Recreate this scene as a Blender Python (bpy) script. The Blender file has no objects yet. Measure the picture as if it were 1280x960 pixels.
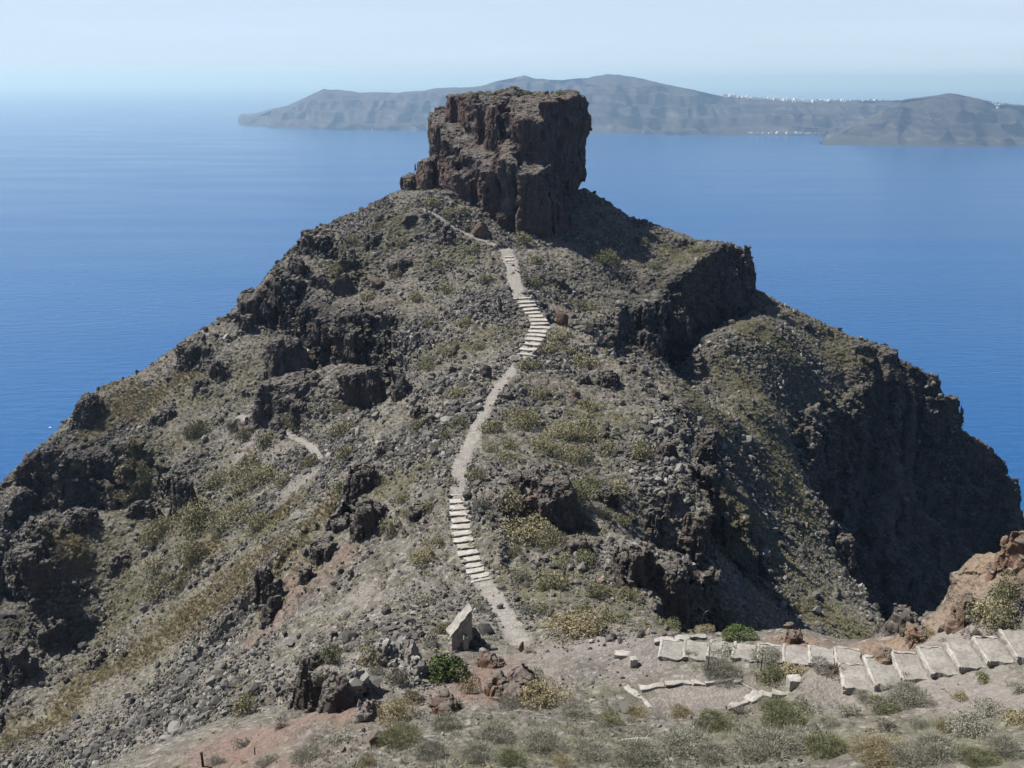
import bpy, math, random, time
import numpy as np
from mathutils import Vector, Matrix
T0 = time.time()
random.seed(7)
RNG = np.random.default_rng(11)
scene = bpy.context.scene
C = scene.collection
R = math.radians

# ------------------------------------------------------------------ camera, world, sun, exposure
CAMZ = 330.0                       # the viewpoint stands this far above the sea (sea level is z = 0)
FOC = 1150.0                       # focal length in pixels of the 1280-pixel-wide photograph
PITCH = math.atan((480 - 99) / FOC)
cam = bpy.data.objects.new('camera', bpy.data.cameras.new('camera'))
C.objects.link(cam)
cam.location = (0, 0, CAMZ)
cam.rotation_euler = (R(90) - PITCH, 0, 0)
cam.data.sensor_width = 36.0
cam.data.lens = 36.0 * FOC / 1280.0
cam.data.clip_start = 0.5
cam.data.clip_end = 200000.0
scene.camera = cam
CP, SP = math.cos(PITCH), math.sin(PITCH)

SUN_EL, SUN_AZ = R(55.0), R(68.0)   # the sun stands SUN_AZ to the left of the view direction (+Y)
world = bpy.data.worlds.new('World')
scene.world = world
world.use_nodes = True
wn = world.node_tree
bg = wn.nodes['Background']
sky = wn.nodes.new('ShaderNodeTexSky')
sky.sky_type = 'NISHITA'
sky.sun_disc = False
sky.sun_elevation = SUN_EL
sky.sun_rotation = -SUN_AZ
sky.altitude = 330
sky.air_density = 1.0
sky.dust_density = 0.6
sky.ozone_density = 2.0
bg.inputs['Strength'].default_value = 0.052
# pale haze veil painted over the low sky, with thin streaks of high cloud
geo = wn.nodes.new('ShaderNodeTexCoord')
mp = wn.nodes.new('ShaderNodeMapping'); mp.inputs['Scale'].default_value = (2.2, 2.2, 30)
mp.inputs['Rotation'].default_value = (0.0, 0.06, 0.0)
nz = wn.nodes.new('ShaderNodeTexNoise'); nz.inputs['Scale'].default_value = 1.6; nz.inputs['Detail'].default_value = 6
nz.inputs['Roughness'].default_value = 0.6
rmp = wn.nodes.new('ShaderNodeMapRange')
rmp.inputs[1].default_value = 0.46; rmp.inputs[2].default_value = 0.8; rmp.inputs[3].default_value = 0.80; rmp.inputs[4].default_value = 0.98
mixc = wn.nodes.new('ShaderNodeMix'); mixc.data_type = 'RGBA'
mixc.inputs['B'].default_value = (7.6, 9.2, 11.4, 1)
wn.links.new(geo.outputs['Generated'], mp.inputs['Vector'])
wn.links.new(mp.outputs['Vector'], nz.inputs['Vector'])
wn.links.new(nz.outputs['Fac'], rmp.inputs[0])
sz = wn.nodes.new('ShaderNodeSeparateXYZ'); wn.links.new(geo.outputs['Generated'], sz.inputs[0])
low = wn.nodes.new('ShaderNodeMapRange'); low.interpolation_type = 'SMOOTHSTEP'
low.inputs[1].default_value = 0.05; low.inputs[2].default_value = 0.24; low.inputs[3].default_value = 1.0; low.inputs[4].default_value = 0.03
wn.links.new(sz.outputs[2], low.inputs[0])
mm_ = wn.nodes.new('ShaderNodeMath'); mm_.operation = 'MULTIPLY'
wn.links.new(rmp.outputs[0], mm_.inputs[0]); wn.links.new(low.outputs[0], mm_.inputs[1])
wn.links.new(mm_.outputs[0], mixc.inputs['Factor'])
tint = wn.nodes.new('ShaderNodeMix'); tint.data_type = 'RGBA'; tint.blend_type = 'MULTIPLY'
tint.inputs['Factor'].default_value = 1.0; tint.inputs['B'].default_value = (0.97, 0.98, 1.05, 1)
wn.links.new(sky.outputs['Color'], tint.inputs['A'])
wn.links.new(tint.outputs['Result'], mixc.inputs['A'])
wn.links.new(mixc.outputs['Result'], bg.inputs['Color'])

sun = bpy.data.objects.new('sun', bpy.data.lights.new('sun', 'SUN'))
C.objects.link(sun)
sun.data.energy = 5.0
sun.data.angle = R(0.5)
sun.data.color = (1.0, 0.965, 0.905)
SUN_DIR = Vector((-math.sin(SUN_AZ) * math.cos(SUN_EL), math.cos(SUN_AZ) * math.cos(SUN_EL), math.sin(SUN_EL)))
sun.rotation_euler = SUN_DIR.to_track_quat('Z', 'Y').to_euler()
sun.location = (-200, 100, 500)
scene.view_settings.view_transform = 'Standard'
scene.view_settings.look = 'None'
scene.view_settings.exposure = 0.80
scene.view_settings.gamma = 1.0
scene.render.engine = 'CYCLES'
scene.cycles.volume_bounces = 0
scene.cycles.max_bounces = 5
scene.cycles.diffuse_bounces = 2
scene.cycles.use_denoising = True

# ------------------------------------------------------------------ small helpers
def U(px, py, Y):
    """world point at depth Y seen at pixel (px, py) of the photograph"""
    u = (px - 640) / FOC; v = (py - 480) / FOC
    dy = CP - v * SP; dz = -SP - v * CP
    t = Y / dy
    return np.array((u * t, Y, CAMZ + dz * t))

def project(p):
    """pixels (photograph scale) and depth of world points, shape (n,3)"""
    x = p[:, 0]; y = p[:, 1]; z = p[:, 2] - CAMZ
    d = y * CP - z * SP
    d = np.where(d < 0.1, 0.1, d)
    up = y * SP + z * CP
    return 640 + FOC * x / d, 480 - FOC * up / d, d

class Noise:
    def __init__(s, seed, n=64):
        s.n = n
        s.L = np.random.default_rng(seed).uniform(-1, 1, n ** 3).astype(np.float32)
    def __call__(s, x, y, z):
        n = s.n
        xi = np.floor(x).astype(np.int64); yi = np.floor(y).astype(np.int64); zi = np.floor(z).astype(np.int64)
        fx = (x - xi).astype(np.float32); fy = (y - yi).astype(np.float32); fz = (z - zi).astype(np.float32)
        fx = fx * fx * (3 - 2 * fx); fy = fy * fy * (3 - 2 * fy); fz = fz * fz * (3 - 2 * fz)
        x0 = xi % n; x1 = (xi + 1) % n; y0 = (yi % n) * n; y1 = ((yi + 1) % n) * n
        z0 = (zi % n) * n * n; z1 = ((zi + 1) % n) * n * n
        L = s.L
        a = L[x0 + y0 + z0]; a = a + fx * (L[x1 + y0 + z0] - a)
        b = L[x0 + y1 + z0]; b = b + fx * (L[x1 + y1 + z0] - b)
        a = a + fy * (b - a)
        c = L[x0 + y0 + z1]; c = c + fx * (L[x1 + y0 + z1] - c)
        d = L[x0 + y1 + z1]; d = d + fx * (L[x1 + y1 + z1] - d)
        c = c + fy * (d - c)
        return a + fz * (c - a)
N1, N2, N3, N4, N5 = (Noise(k) for k in (1, 2, 3, 4, 5))

def fbm(N, x, y, z, wl, octs=3, gain=0.5):
    o = 0; a = 1.0; s = 1.0 / wl
    for k in range(octs):
        o = o + a * N(x * s + 17.3 * k, y * s + 5.1 * k, z * s - 9.7 * k)
        a *= gain; s *= 2.03
    return o

def hash01(i, j, k, seed):
    h = (i * 73856093) ^ (j * 19349663) ^ (k * 83492791) ^ (seed * 2654435761 & 0x7fffffff)
    h = (h ^ (h >> 13)) * 1274126177 & 0x7fffffff
    h = (h ^ (h >> 16)) * 69069 & 0x7fffffff
    return (h & 0xffff).astype(np.float32) / 65535.0

def cells2(x, y, seed):
    """2-D Voronoi: random value of the nearest cell, and distance F1"""
    xi = np.floor(x).astype(np.int64); yi = np.floor(y).astype(np.int64)
    best = np.full(x.shape, 9.0, np.float32); val = np.zeros(x.shape, np.float32)
    zz = np.zeros_like(xi)
    for di in (-1, 0, 1):
        for dj in (-1, 0, 1):
            a = xi + di; b = yi + dj
            cx = a + 0.1 + 0.8 * hash01(a, b, zz, seed); cy = b + 0.1 + 0.8 * hash01(a, b, zz, seed + 1)
            d = ((x - cx) ** 2 + (y - cy) ** 2).astype(np.float32)
            m = d < best
            best = np.where(m, d, best)
            val = np.where(m, hash01(a, b, zz, seed + 2), val)
    return val, np.sqrt(best)

def cells3(x, y, z, seed):
    """3-D Voronoi (8 nearest cells): distance F1 and the cell's random value"""
    xi = np.floor(x - 0.5).astype(np.int64); yi = np.floor(y - 0.5).astype(np.int64); zi = np.floor(z - 0.5).astype(np.int64)
    best = np.full(x.shape, 9.0, np.float32); val = np.zeros(x.shape, np.float32)
    for di in (0, 1):
        for dj in (0, 1):
            for dk in (0, 1):
                a = xi + di; b = yi + dj; c = zi + dk
                d = ((x - a - 0.2 - 0.6 * hash01(a, b, c, seed)) ** 2 + (y - b - 0.2 - 0.6 * hash01(a, b, c, seed + 1)) ** 2
                     + (z - c - 0.2 - 0.6 * hash01(a, b, c, seed + 2)) ** 2).astype(np.float32)
                m = d < best
                best = np.where(m, d, best)
                val = np.where(m, hash01(a, b, c, seed + 3), val)
    return np.sqrt(best), val

def smooth(a, b, x):
    t = np.clip((x - a) / (b - a), 0, 1)
    return t * t * (3 - 2 * t)

def np_mesh(name, verts, quads=None, tris=None, smooth_shade=False):
    me = bpy.data.meshes.new(name)
    verts = np.asarray(verts, np.float32)
    nq = 0 if quads is None else len(quads); nt = 0 if tris is None else len(tris)
    me.vertices.add(len(verts)); me.vertices.foreach_set('co', verts.ravel())
    loops = []
    if nq: loops.append(np.asarray(quads, np.int32).ravel())
    if nt: loops.append(np.asarray(tris, np.int32).ravel())
    loops = np.concatenate(loops)
    me.loops.add(len(loops)); me.loops.foreach_set('vertex_index', loops)
    me.polygons.add(nq + nt)
    st = np.concatenate((np.arange(nq) * 4, nq * 4 + np.arange(nt) * 3)).astype(np.int32)
    me.polygons.foreach_set('loop_start', st)
    me.polygons.foreach_set('use_smooth', np.full(nq + nt, smooth_shade, bool))
    me.update(calc_edges=True)
    return me

def link(name, me, mat=None, parent=None):
    o = bpy.data.objects.new(name, me)
    C.objects.link(o)
    if mat is not None:
        me.materials.clear(); me.materials.append(mat)
    if parent is not None: o.parent = parent
    return o

def tag(o, label=None, cat=None, group=None, kind=None):
    if label: o['label'] = label
    if cat: o['category'] = cat; o['kind'] = 'thing'
    if group: o['group'] = group
    if kind: o['kind'] = kind
    return o

def empty(name, loc, rz=0.0):
    o = bpy.data.objects.new(name, None); C.objects.link(o)
    o.location = loc; o.rotation_euler = (0, 0, rz)
    o.empty_display_size = 0.3
    return o

def attr(me, name, vals):
    a = me.attributes.new(name, 'FLOAT', 'POINT')
    a.data.foreach_set('value', np.asarray(vals, np.float32))

def surface_nets(F, org, h):
    """F (nx,ny,nz) field, negative inside -> verts, quads"""
    S = F < 0
    nx, ny, nz = F.shape
    cnt = np.zeros((nx - 1, ny - 1, nz - 1), np.int8)
    for a in (0, 1):
        for b in (0, 1):
            for c in (0, 1):
                cnt += S[a:nx - 1 + a, b:ny - 1 + b, c:nz - 1 + c]
    act = (cnt > 0) & (cnt < 8)
    idx = np.full(act.shape, -1, np.int32)
    ii = np.argwhere(act)
    idx[act] = np.arange(len(ii))
    corners = [(a, b, c) for a in (0, 1) for b in (0, 1) for c in (0, 1)]
    vals = [F[ii[:, 0] + a, ii[:, 1] + b, ii[:, 2] + c] for a, b, c in corners]
    P = np.zeros((len(ii), 3), np.float32); W = np.zeros(len(ii), np.float32)
    for m in range(8):
        for n in range(m + 1, 8):
            ca, cb = np.array(corners[m]), np.array(corners[n])
            if np.abs(ca - cb).sum() != 1: continue
            va, vb = vals[m], vals[n]
            cr = (va < 0) != (vb < 0)
            t = np.where(cr, va / np.where(cr, va - vb, 1), 0)
            pt = ca[None, :] + t[:, None] * (cb - ca)[None, :]
            P += np.where(cr[:, None], pt, 0); W += cr
    P /= W[:, None]
    V = (ii + P) * h + np.asarray(org)[None, :]
    Q = []
    # edges along each axis
    e = S[:-1, 1:-1, 1:-1] != S[1:, 1:-1, 1:-1]
    k = np.argwhere(e); flip = S[k[:, 0], k[:, 1] + 1, k[:, 2] + 1]
    x, y, z = k[:, 0], k[:, 1] + 1, k[:, 2] + 1
    q = np.stack((idx[x, y - 1, z - 1], idx[x, y, z - 1], idx[x, y, z], idx[x, y - 1, z]), 1); Q.append((q, flip))
    e = S[1:-1, :-1, 1:-1] != S[1:-1, 1:, 1:-1]
    k = np.argwhere(e); flip = S[k[:, 0] + 1, k[:, 1], k[:, 2] + 1]
    x, y, z = k[:, 0] + 1, k[:, 1], k[:, 2] + 1
    q = np.stack((idx[x - 1, y, z - 1], idx[x - 1, y, z], idx[x, y, z], idx[x, y, z - 1]), 1); Q.append((q, flip))
    e = S[1:-1, 1:-1, :-1] != S[1:-1, 1:-1, 1:]
    k = np.argwhere(e); flip = S[k[:, 0] + 1, k[:, 1] + 1, k[:, 2]]
    x, y, z = k[:, 0] + 1, k[:, 1] + 1, k[:, 2]
    q = np.stack((idx[x - 1, y - 1, z], idx[x, y - 1, z], idx[x, y, z], idx[x - 1, y, z]), 1); Q.append((q, flip))
    out = []
    for q, fl in Q:
        out.append(np.where(fl[:, None], q, q[:, ::-1]))
    return V.astype(np.float32), np.concatenate(out)

def vert_normals(V, Q):
    a = V[Q[:, 2]] - V[Q[:, 0]]; b = V[Q[:, 3]] - V[Q[:, 1]]
    n = np.cross(a, b)
    N = np.zeros_like(V)
    for k in range(4):
        for c in range(3):
            N[:, c] += np.bincount(Q[:, k], n[:, c], len(V))
    return N / np.maximum(np.linalg.norm(N, axis=1, keepdims=True), 1e-9)

def subdivide(V, Q):
    """one step of plain quad subdivision, with a little smoothing of the old points"""
    n = len(V)
    E = np.concatenate([np.stack((Q[:, k], Q[:, (k + 1) % 4]), 1) for k in range(4)])
    Es = np.sort(E, 1)
    key = Es[:, 0].astype(np.int64) * n + Es[:, 1]
    u, first, inv = np.unique(key, return_index=True, return_inverse=True)
    em = (V[Es[first, 0]] + V[Es[first, 1]]) * 0.5
    fm = V[Q].mean(1)
    nE = len(u); m = len(Q)
    inv = inv.reshape(4, m)
    acc = np.zeros_like(V); w = np.zeros(n)
    for k in range(4):
        for c in range(3):
            acc[:, c] += np.bincount(Q[:, k], fm[:, c], n)
        w += np.bincount(Q[:, k], minlength=n)
    Vs = np.where((w > 3)[:, None], V * 0.65 + 0.35 * acc / np.maximum(w, 1)[:, None], V)
    V2 = np.concatenate((Vs, em, fm)).astype(np.float32)
    f = n + nE + np.arange(m)
    qs = []
    for k in range(4):
        qs.append(np.stack((Q[:, k], n + inv[k], f, n + inv[(k - 1) % 4]), 1))
    return V2, np.concatenate(qs)

# ------------------------------------------------------------------ the relief: control points, cliffs, paths
CTRL_PX = [
    # crest of the ridge that carries the path (px, py, depth)
    (640, 322, 190), (645, 345, 177), (655, 372, 163), (672, 400, 152), (660, 440, 139), (625, 480, 125), (592, 550, 104),
    (572, 605, 92), (580, 660, 84), (602, 728, 76), (622, 760, 69), (640, 800, 60), (655, 290, 204), (565, 244, 209), (590, 258, 206.5), (615, 273, 204.5), (538, 241, 216),
    # right side of the ridge
    (720, 440, 139), (700, 500, 122), (760, 480, 128), (700, 600, 95), (800, 560, 108), (848, 525, 117), (866, 620, 98), (760, 690, 80),
    (850, 700, 84), (720, 760, 68), (690, 390, 156), (830, 760, 71), (740, 330, 190), (700, 300, 203),
    # upper right shoulder and its crest
    (735, 238, 232), (785, 270, 226), (840, 288, 222), (898, 305, 218), (800, 305, 212), (850, 315, 210), (770, 350, 193), (805, 372, 190), (745, 400, 172),
    # lit scree slope under it
    (800, 450, 165), (840, 480, 163), (900, 480, 172), (900, 420, 185), (950, 385, 212), (950, 500, 166), (960, 640, 142), (950, 740, 122), (1000, 700, 137), (1080, 775, 128),
    (1000, 440, 196), (1000, 600, 158), (900, 560, 142), (920, 660, 128), (1000, 780, 116), (1060, 790, 121), (900, 760, 103), (870, 780, 91),
    # far right crest and nose
    (1000, 405, 220), (1060, 425, 218), (1110, 440, 215), (1170, 492, 220), (1215, 555, 218), (1265, 605, 216), (980, 515, 176), (1018, 635, 154),
    (1108, 782, 128), (1180, 770, 194), (1100, 610, 203), (1130, 720, 190),
    # left silhouette
    (510, 238, 226), (460, 262, 222), (400, 288, 217), (368, 318, 212), (310, 378, 205), (250, 412, 200), (180, 462, 195), (115, 492, 190), (60, 552, 180), (0, 606, 172),
    # left flank
    (560, 330, 190), (480, 330, 194), (420, 380, 185), (540, 400, 160), (520, 480, 133), (450, 540, 128), (400, 560, 140), (400, 470, 160), (330, 430, 184), (330, 500, 165),
    (240, 535, 165), (300, 620, 136), (500, 600, 100), (450, 640, 96), (400, 690, 95), (330, 740, 96), (230, 830, 95), (100, 930, 90), (200, 700, 126),
    (130, 550, 176), (120, 640, 155), (100, 780, 122), (30, 790, 124), (40, 900, 103), (0, 950, 94), (380, 620, 122), (300, 540, 158), (170, 500, 182),
    (500, 700, 82), (430, 760, 78), (520, 760, 70), (300, 840, 78), (340, 800, 80), (220, 920, 76),
    # saddle, foreground
    (440, 800, 63), (560, 800, 58.5), (500, 790, 61), (400, 830, 60), (390, 880, 52), (450, 880, 47), (560, 860, 47.5), (640, 860, 46.5), (720, 820, 53), (700, 790, 60),
    (800, 790, 57), (820, 815, 48.9), (900, 818, 47.8), (760, 860, 45.5), (850, 870, 43.5), (960, 815, 47.5), (1050, 822, 45.9), (1180, 815, 42), (1280, 798, 41.6), (1280, 836, 39),
    (1180, 856, 39), (1050, 866, 40.6), (960, 876, 41.2), (1200, 930, 28.5), (1280, 960, 25), (1050, 930, 32), (960, 950, 31), (640, 960, 31), (640, 905, 39), (800, 920, 36.5),
    (500, 930, 36), (400, 950, 35.5), (300, 930, 41), (260, 960, 39), (450, 915, 40), (330, 890, 50),
    # the knoll beyond the steps on the right
    (1140, 790, 46), (1200, 770, 46.5), (1250, 700, 46.5), (1280, 668, 46), (1280, 740, 43), (1230, 770, 44), (1218, 752, 46.3), (1172, 783, 46.2),
    (1090, 805, 47.5), (1000, 800, 49.5), (930, 792, 53), (850, 795, 55),
]
CTRL_W = [  # hidden ground (x, y, z above the camera plane)
    (0, 0, -4.5), (0, 12, -13), (-25, 5, -9), (30, 5, -7), (60, 10, -4), (-60, 10, -22), (60, 30, -12), (75, 50, -25), (-45, 40, -45),
    (0, -40, 8), (-60, -40, 0), (80, -40, 10), (50, 44, -19), (62, 60, -42), (50, 64, -62), (40, 66, -58), (32, 60, -43), (66, 95, -100), (24, 66, -50), (40, 80, -67), (60, 76, -80), (90, 70, -80), (95, 110, -125),
    (-12, 225, -28), (14, 225, -30), (0, 245, -30), (-18, 245, -34), (22, 240, -38), (0, 268, -58), (-40, 255, -60), (40, 255, -62), (-80, 235, -80), (80, 245, -85), (-110, 205, -105), (110, 240, -110), (135, 225, -125),
    (-125, 170, -110), (-105, 130, -110), (-95, 100, -115), (-80, 75, -105), (-65, 50, -80), (135, 200, -125), (130, 160, -150), (100, 130, -132), (84, 122, -122), (100, 150, -135), (85, 160, -130), (110, 180, -138), (90, 185, -128),
    (0, 310, -120), (-80, 290, -150), (90, 300, -160), (-170, 190, -190), (-160, 110, -190), (190, 220, -200), (190, 130, -220), (150, 90, -170),
    (-280, 200, -325), (-270, 60, -320), (310, 200, -325), (310, 60, -320), (0, 460, -325), (-170, 390, -325), (190, 410, -325), (-220, -60, -260), (260, -60, -260),
    (0, -150, 20), (-150, -150, -60), (180, -150, -40),
    (-420, 200, -350), (430, 200, -350), (0, 600, -350), (-400, -100, -350), (420, -100, -350), (-330, 500, -350), (350, 500, -350),
]
# cliffs: polyline (px, py, depth), a point on the upper side, rise of the lip, drop below, reach up, reach down
CLIFFS = [
    ([(695, 385, 158), (745, 420, 144), (800, 455, 134), (870, 515, 120), (888, 570, 108), (896, 640, 95), (890, 700, 85), (845, 755, 73)], (760, 560, 108), 1.5, 17, 8, 13, 0.7),
    ([(940, 338, 222), (925, 352, 212), (900, 358, 206), (870, 362, 200), (845, 380, 193), (815, 405, 183), (788, 430, 172), (772, 455, 160)], (800, 360, 196), 1.5, 18, 9, 20, 0.7),
    ([(1150, 478, 211), (1090, 490, 200), (1025, 508, 184), (998, 530, 171), (1010, 570, 167), (1042, 600, 162), (1040, 650, 152), (1075, 700, 143), (1130, 770, 133), (1150, 800, 127)], (960, 560, 158), 1.0, 30, 8, 26, 1.0),
    ([(1145, 475, 216), (1172, 505, 213), (1222, 562, 214), (1275, 618, 212)], (1150, 440, 226), 1.0, 30, 6, 22, 1.0),
    ([(300, 385, 203), (345, 395, 199), (400, 410, 180), (440, 425, 172), (480, 430, 164), (505, 460, 150), (495, 490, 142)], (450, 370, 188), 1.5, 13, 7, 9, 0.6),
    ([(5, 612, 172), (40, 585, 176), (90, 578, 172), (150, 568, 167), (195, 562, 165), (205, 600, 152), (228, 640, 143)], (180, 500, 183), 1.0, 12, 7, 17, 0.6),
    ([(0, 660, 158), (50, 700, 143), (70, 740, 133), (50, 800, 121), (20, 850, 112), (0, 900, 104)], (130, 780, 122), 1.0, 20, 6, 14, 0.8),
    ([(430, 590, 113), (462, 640, 98), (440, 665, 96), (395, 700, 94), (345, 745, 95), (335, 790, 86)], (500, 660, 90), 0.7, 4.0, 5, 7, 0.5),
    ([(365, 300, 216), (395, 320, 208), (420, 345, 198), (470, 345, 192)], (440, 300, 214), 0.8, 3.5, 5, 5, 0.6),
    ([(640, 640, 88), (700, 640, 87), (735, 620, 91)], (690, 590, 98), 0.8, 3.0, 4, 5, 0.5),
    ([(376, 800, 64), (380, 850, 58), (398, 888, 52.5), (440, 893, 49), (478, 885, 48)], (470, 830, 57), 0.3, 4.0, 4, 5, 0.35),
    ([(1300, 680, 47.3), (1235, 732, 47.3), (1200, 777, 47.3), (1140, 802, 47.2), (1085, 814, 48.4)], (1280, 760, 42), 0.3, 7.0, 4, 14, 0.5),
]
CL = []
for pts, up, au, al, lu, ll, w in CLIFFS:
    P = np.array([U(*p)[:2] for p in pts])
    upx = U(*up)[:2]
    CL.append([P, upx, au, al, lu, ll, w, 1.0])

def poly_dist(P, x, y):
    """distance, sign (which side), position 0..1 along, overshoot beyond the ends"""
    best = np.full(x.shape, 1e9); sg = np.zeros(x.shape); tt = np.zeros(x.shape); ov = np.zeros(x.shape)
    seg = np.linalg.norm(np.diff(P, axis=0), axis=1); cum = np.concatenate(([0], np.cumsum(seg)))
    for k in range(len(P) - 1):
        a, b = P[k], P[k + 1]; ab = b - a; L = seg[k]
        t = ((x - a[0]) * ab[0] + (y - a[1]) * ab[1]) / (L * L)
        tc = np.clip(t, 0, 1)
        dx = x - a[0] - tc * ab[0]; dy = y - a[1] - tc * ab[1]
        d = np.hypot(dx, dy)
        m = d < best
        best = np.where(m, d, best)
        sg = np.where(m, np.sign(ab[0] * (y - a[1]) - ab[1] * (x - a[0])), sg)
        tt = np.where(m, (cum[k] + tc * L) / cum[-1], tt)
        o = np.zeros(x.shape)
        if k == 0: o = np.where(t < 0, -t * L, o)
        if k == len(P) - 2: o = np.where(t > 1, (t - 1) * L, o)
        ov = np.where(m, o, ov)
    return best, sg, tt, ov

for c in CL:
    _, s, _, _ = poly_dist(c[0], np.array([c[1][0]]), np.array([c[1][1]]))
    c[7] = float(s[0]) or 1.0

def cliff_adj(x, y, want_mask=False):
    adj = np.zeros(x.shape); msk = np.zeros(x.shape)
    for P, _, au, al, lu, ll, w, sgn in CL:
        m = (x > P[:, 0].min() - 45) & (x < P[:, 0].max() + 45) & (y > P[:, 1].min() - 45) & (y < P[:, 1].max() + 45)
        if not m.any(): continue
        d, s, t, ov = poly_dist(P, x[m], y[m])
        d = d * s * sgn
        fade = np.exp(-(ov / (0.35 * ll + 0.5)) ** 2) * smooth(-0.06, 0.16, t) * smooth(-0.06, 0.16, 1 - t)
        up = au * np.exp(-np.abs(d) / lu); lo = -al * np.exp(-np.abs(d) / ll)
        k = smooth(-w, w, d)
        adj[m] += fade * (k * up + (1 - k) * lo)
        msk[m] = np.maximum(msk[m], fade * np.exp(-(np.maximum(np.abs(d) - w, 0) / 2.2) ** 2))
    return (adj, msk) if want_mask else adj

pts = np.array([U(*p) for p in CTRL_PX] + [(x, y, CAMZ + z) for x, y, z in CTRL_W])
SC = 100.0
def tps_k(r2):
    return 0.5 * r2 * np.log(np.maximum(r2, 1e-12))
def tps_fit(pts, z, lam):
    n = len(pts); X = pts[:, :2] / SC
    r2 = ((X[:, None, :] - X[None, :, :]) ** 2).sum(-1)
    A = np.zeros((n + 3, n + 3)); A[:n, :n] = tps_k(r2) + lam * np.eye(n)
    A[:n, n] = 1; A[:n, n + 1:] = X; A[n, :n] = 1; A[n + 1:, :n] = X.T
    return np.linalg.solve(A, np.concatenate((z, np.zeros(3))))
def tps_eval(W, pts, x, y):
    X = pts[:, :2] / SC; n = len(X)
    out = W[n] + W[n + 1] * x / SC + W[n + 2] * y / SC
    for k in range(n):
        r2 = (x / SC - X[k, 0]) ** 2 + (y / SC - X[k, 1]) ** 2
        out = out + W[k] * tps_k(r2)
    return out
TW = tps_fit(pts, pts[:, 2] - cliff_adj(pts[:, 0], pts[:, 1]), 2e-4)

# paths (px, py, depth): centre lines that the ground is benched along
PATHS = {
    'lower': ([(650, 806, 59), (640, 785, 63), (624, 755, 70), (604, 729, 76), (590, 705, 79), (580, 680, 82), (574, 650, 86), (571, 612, 91.5)], 0.75),
    'middle': ([(571, 612, 91.5), (575, 580, 97), (590, 550, 104), (605, 515, 114), (622, 485, 124), (640, 463, 131), (655, 448, 137)], 0.75),
    'upper': ([(655, 448, 137), (667, 425, 143), (676, 408, 149), (664, 388, 156.5), (648, 368, 164), (642, 345, 177), (638, 325, 188), (632, 312, 194)], 1.25),
    'top': ([(618, 306, 195), (575, 290, 199), (560, 280, 200.5), (545, 268, 203.5), (525, 260, 207)], 0.7),
    'side': ([(300, 520, 163), (325, 530, 158), (360, 543, 151), (390, 560, 143), (410, 585, 133)], 0.75),
    'near': ([(1340, 794, 40.6), (1280, 806, 40.8), (1180, 826, 41.1), (1100, 841, 41.5), (1035, 854, 41.9)], 1.6),
    'far': ([(1085, 824, 45.6), (1040, 822, 46.1), (960, 817, 47.2), (890, 813, 48.2), (815, 812, 49)], 1.25),
    'landing': ([(800, 872, 44), (850, 868, 44.0), (905, 864, 44.0), (950, 862, 43.9)], 1.7),
}
H0 = 0.5   # cell of the stored height map
GX0, GX1, GY0, GY1 = -150.0, 170.0, 8.0, 300.0
gx = np.arange(GX0, GX1 + 1e-6, H0); gy = np.arange(GY0, GY1 + 1e-6, H0)
# smooth part on a 2 m grid, then bilinear
cx = np.arange(GX0, GX1 + 2.01, 2.0); cy = np.arange(GY0, GY1 + 2.01, 2.0)
CXg, CYg = np.meshgrid(cx, cy, indexing='ij')
HC = tps_eval(TW, pts, CXg, CYg)
def bil(G, x, y, x0, y0, h):
    fx = (x - x0) / h; fy = (y - y0) / h
    fx = np.clip(fx, 0, G.shape[0] - 1.001); fy = np.clip(fy, 0, G.shape[1] - 1.001)
    i = fx.astype(np.int64); j = fy.astype(np.int64); fx = fx - i; fy = fy - j
    g = G.ravel(); m = G.shape[1]; k = i * m + j
    a = g[k] * (1 - fx) + g[k + m] * fx
    b = g[k + 1] * (1 - fx) + g[k + m + 1] * fx
    return a * (1 - fy) + b * fy
XG, YG = np.meshgrid(gx, gy, indexing='ij')
HS = bil(HC, XG, YG, GX0, GY0, 2.0)
# ragged cliff lines: look the cliffs up at jittered positions
zz = np.zeros_like(XG)
jx = 2.2 * fbm(N1, XG, YG, zz, 9.0, 3); jy = 2.2 * fbm(N2, XG, YG, zz + 3.3, 9.0, 3)
ADJ, CMASK = cliff_adj(XG + jx, YG + jy, True)
HH = HS + ADJ
# broad unevenness of the slopes
HH = HH + 0.9 * fbm(N3, XG, YG, zz + 8, 14.0, 2) * smooth(60, 110, YG)
PMASK = np.zeros_like(HH)
PATH3 = {}
for nm, (pp, hw) in PATHS.items():
    P3 = np.array([U(*p) for p in pp])
    # resample finely
    seg = np.linalg.norm(np.diff(P3, axis=0), axis=1); cum = np.concatenate(([0], np.cumsum(seg)))
    s = np.arange(0, cum[-1], 0.4)
    Q = np.stack([np.interp(s, cum, P3[:, k]) for k in range(3)], 1)
    kern = np.ones(7) / 7
    Q2 = Q.copy()
    for k in range(3):
        Q2[:, k] = np.convolve(np.pad(Q[:, k], 3, mode='edge'), kern, 'valid')
    PATH3[nm] = Q2
    m = (XG > Q2[:, 0].min() - 5) & (XG < Q2[:, 0].max() + 5) & (YG > Q2[:, 1].min() - 5) & (YG < Q2[:, 1].max() + 5)
    xm, ym = XG[m], YG[m]
    best = np.full(xm.shape, 1e9); zb = np.zeros(xm.shape)
    for q in Q2:
        d = (xm - q[0]) ** 2 + (ym - q[1]) ** 2
        k = d < best
        best = np.where(k, d, best); zb = np.where(k, q[2] - (0.13 if nm in ('near', 'far') else 0), zb)
    d = np.sqrt(best)
    a = 1 - smooth(hw * 0.9, hw * 0.9 + 1.8, d)
    HH[m] = HH[m] * (1 - a) + zb * a
    PMASK[m] = np.maximum(PMASK[m], 1 - smooth(hw * 0.85, hw * 1.25 + 0.25, d))
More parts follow.
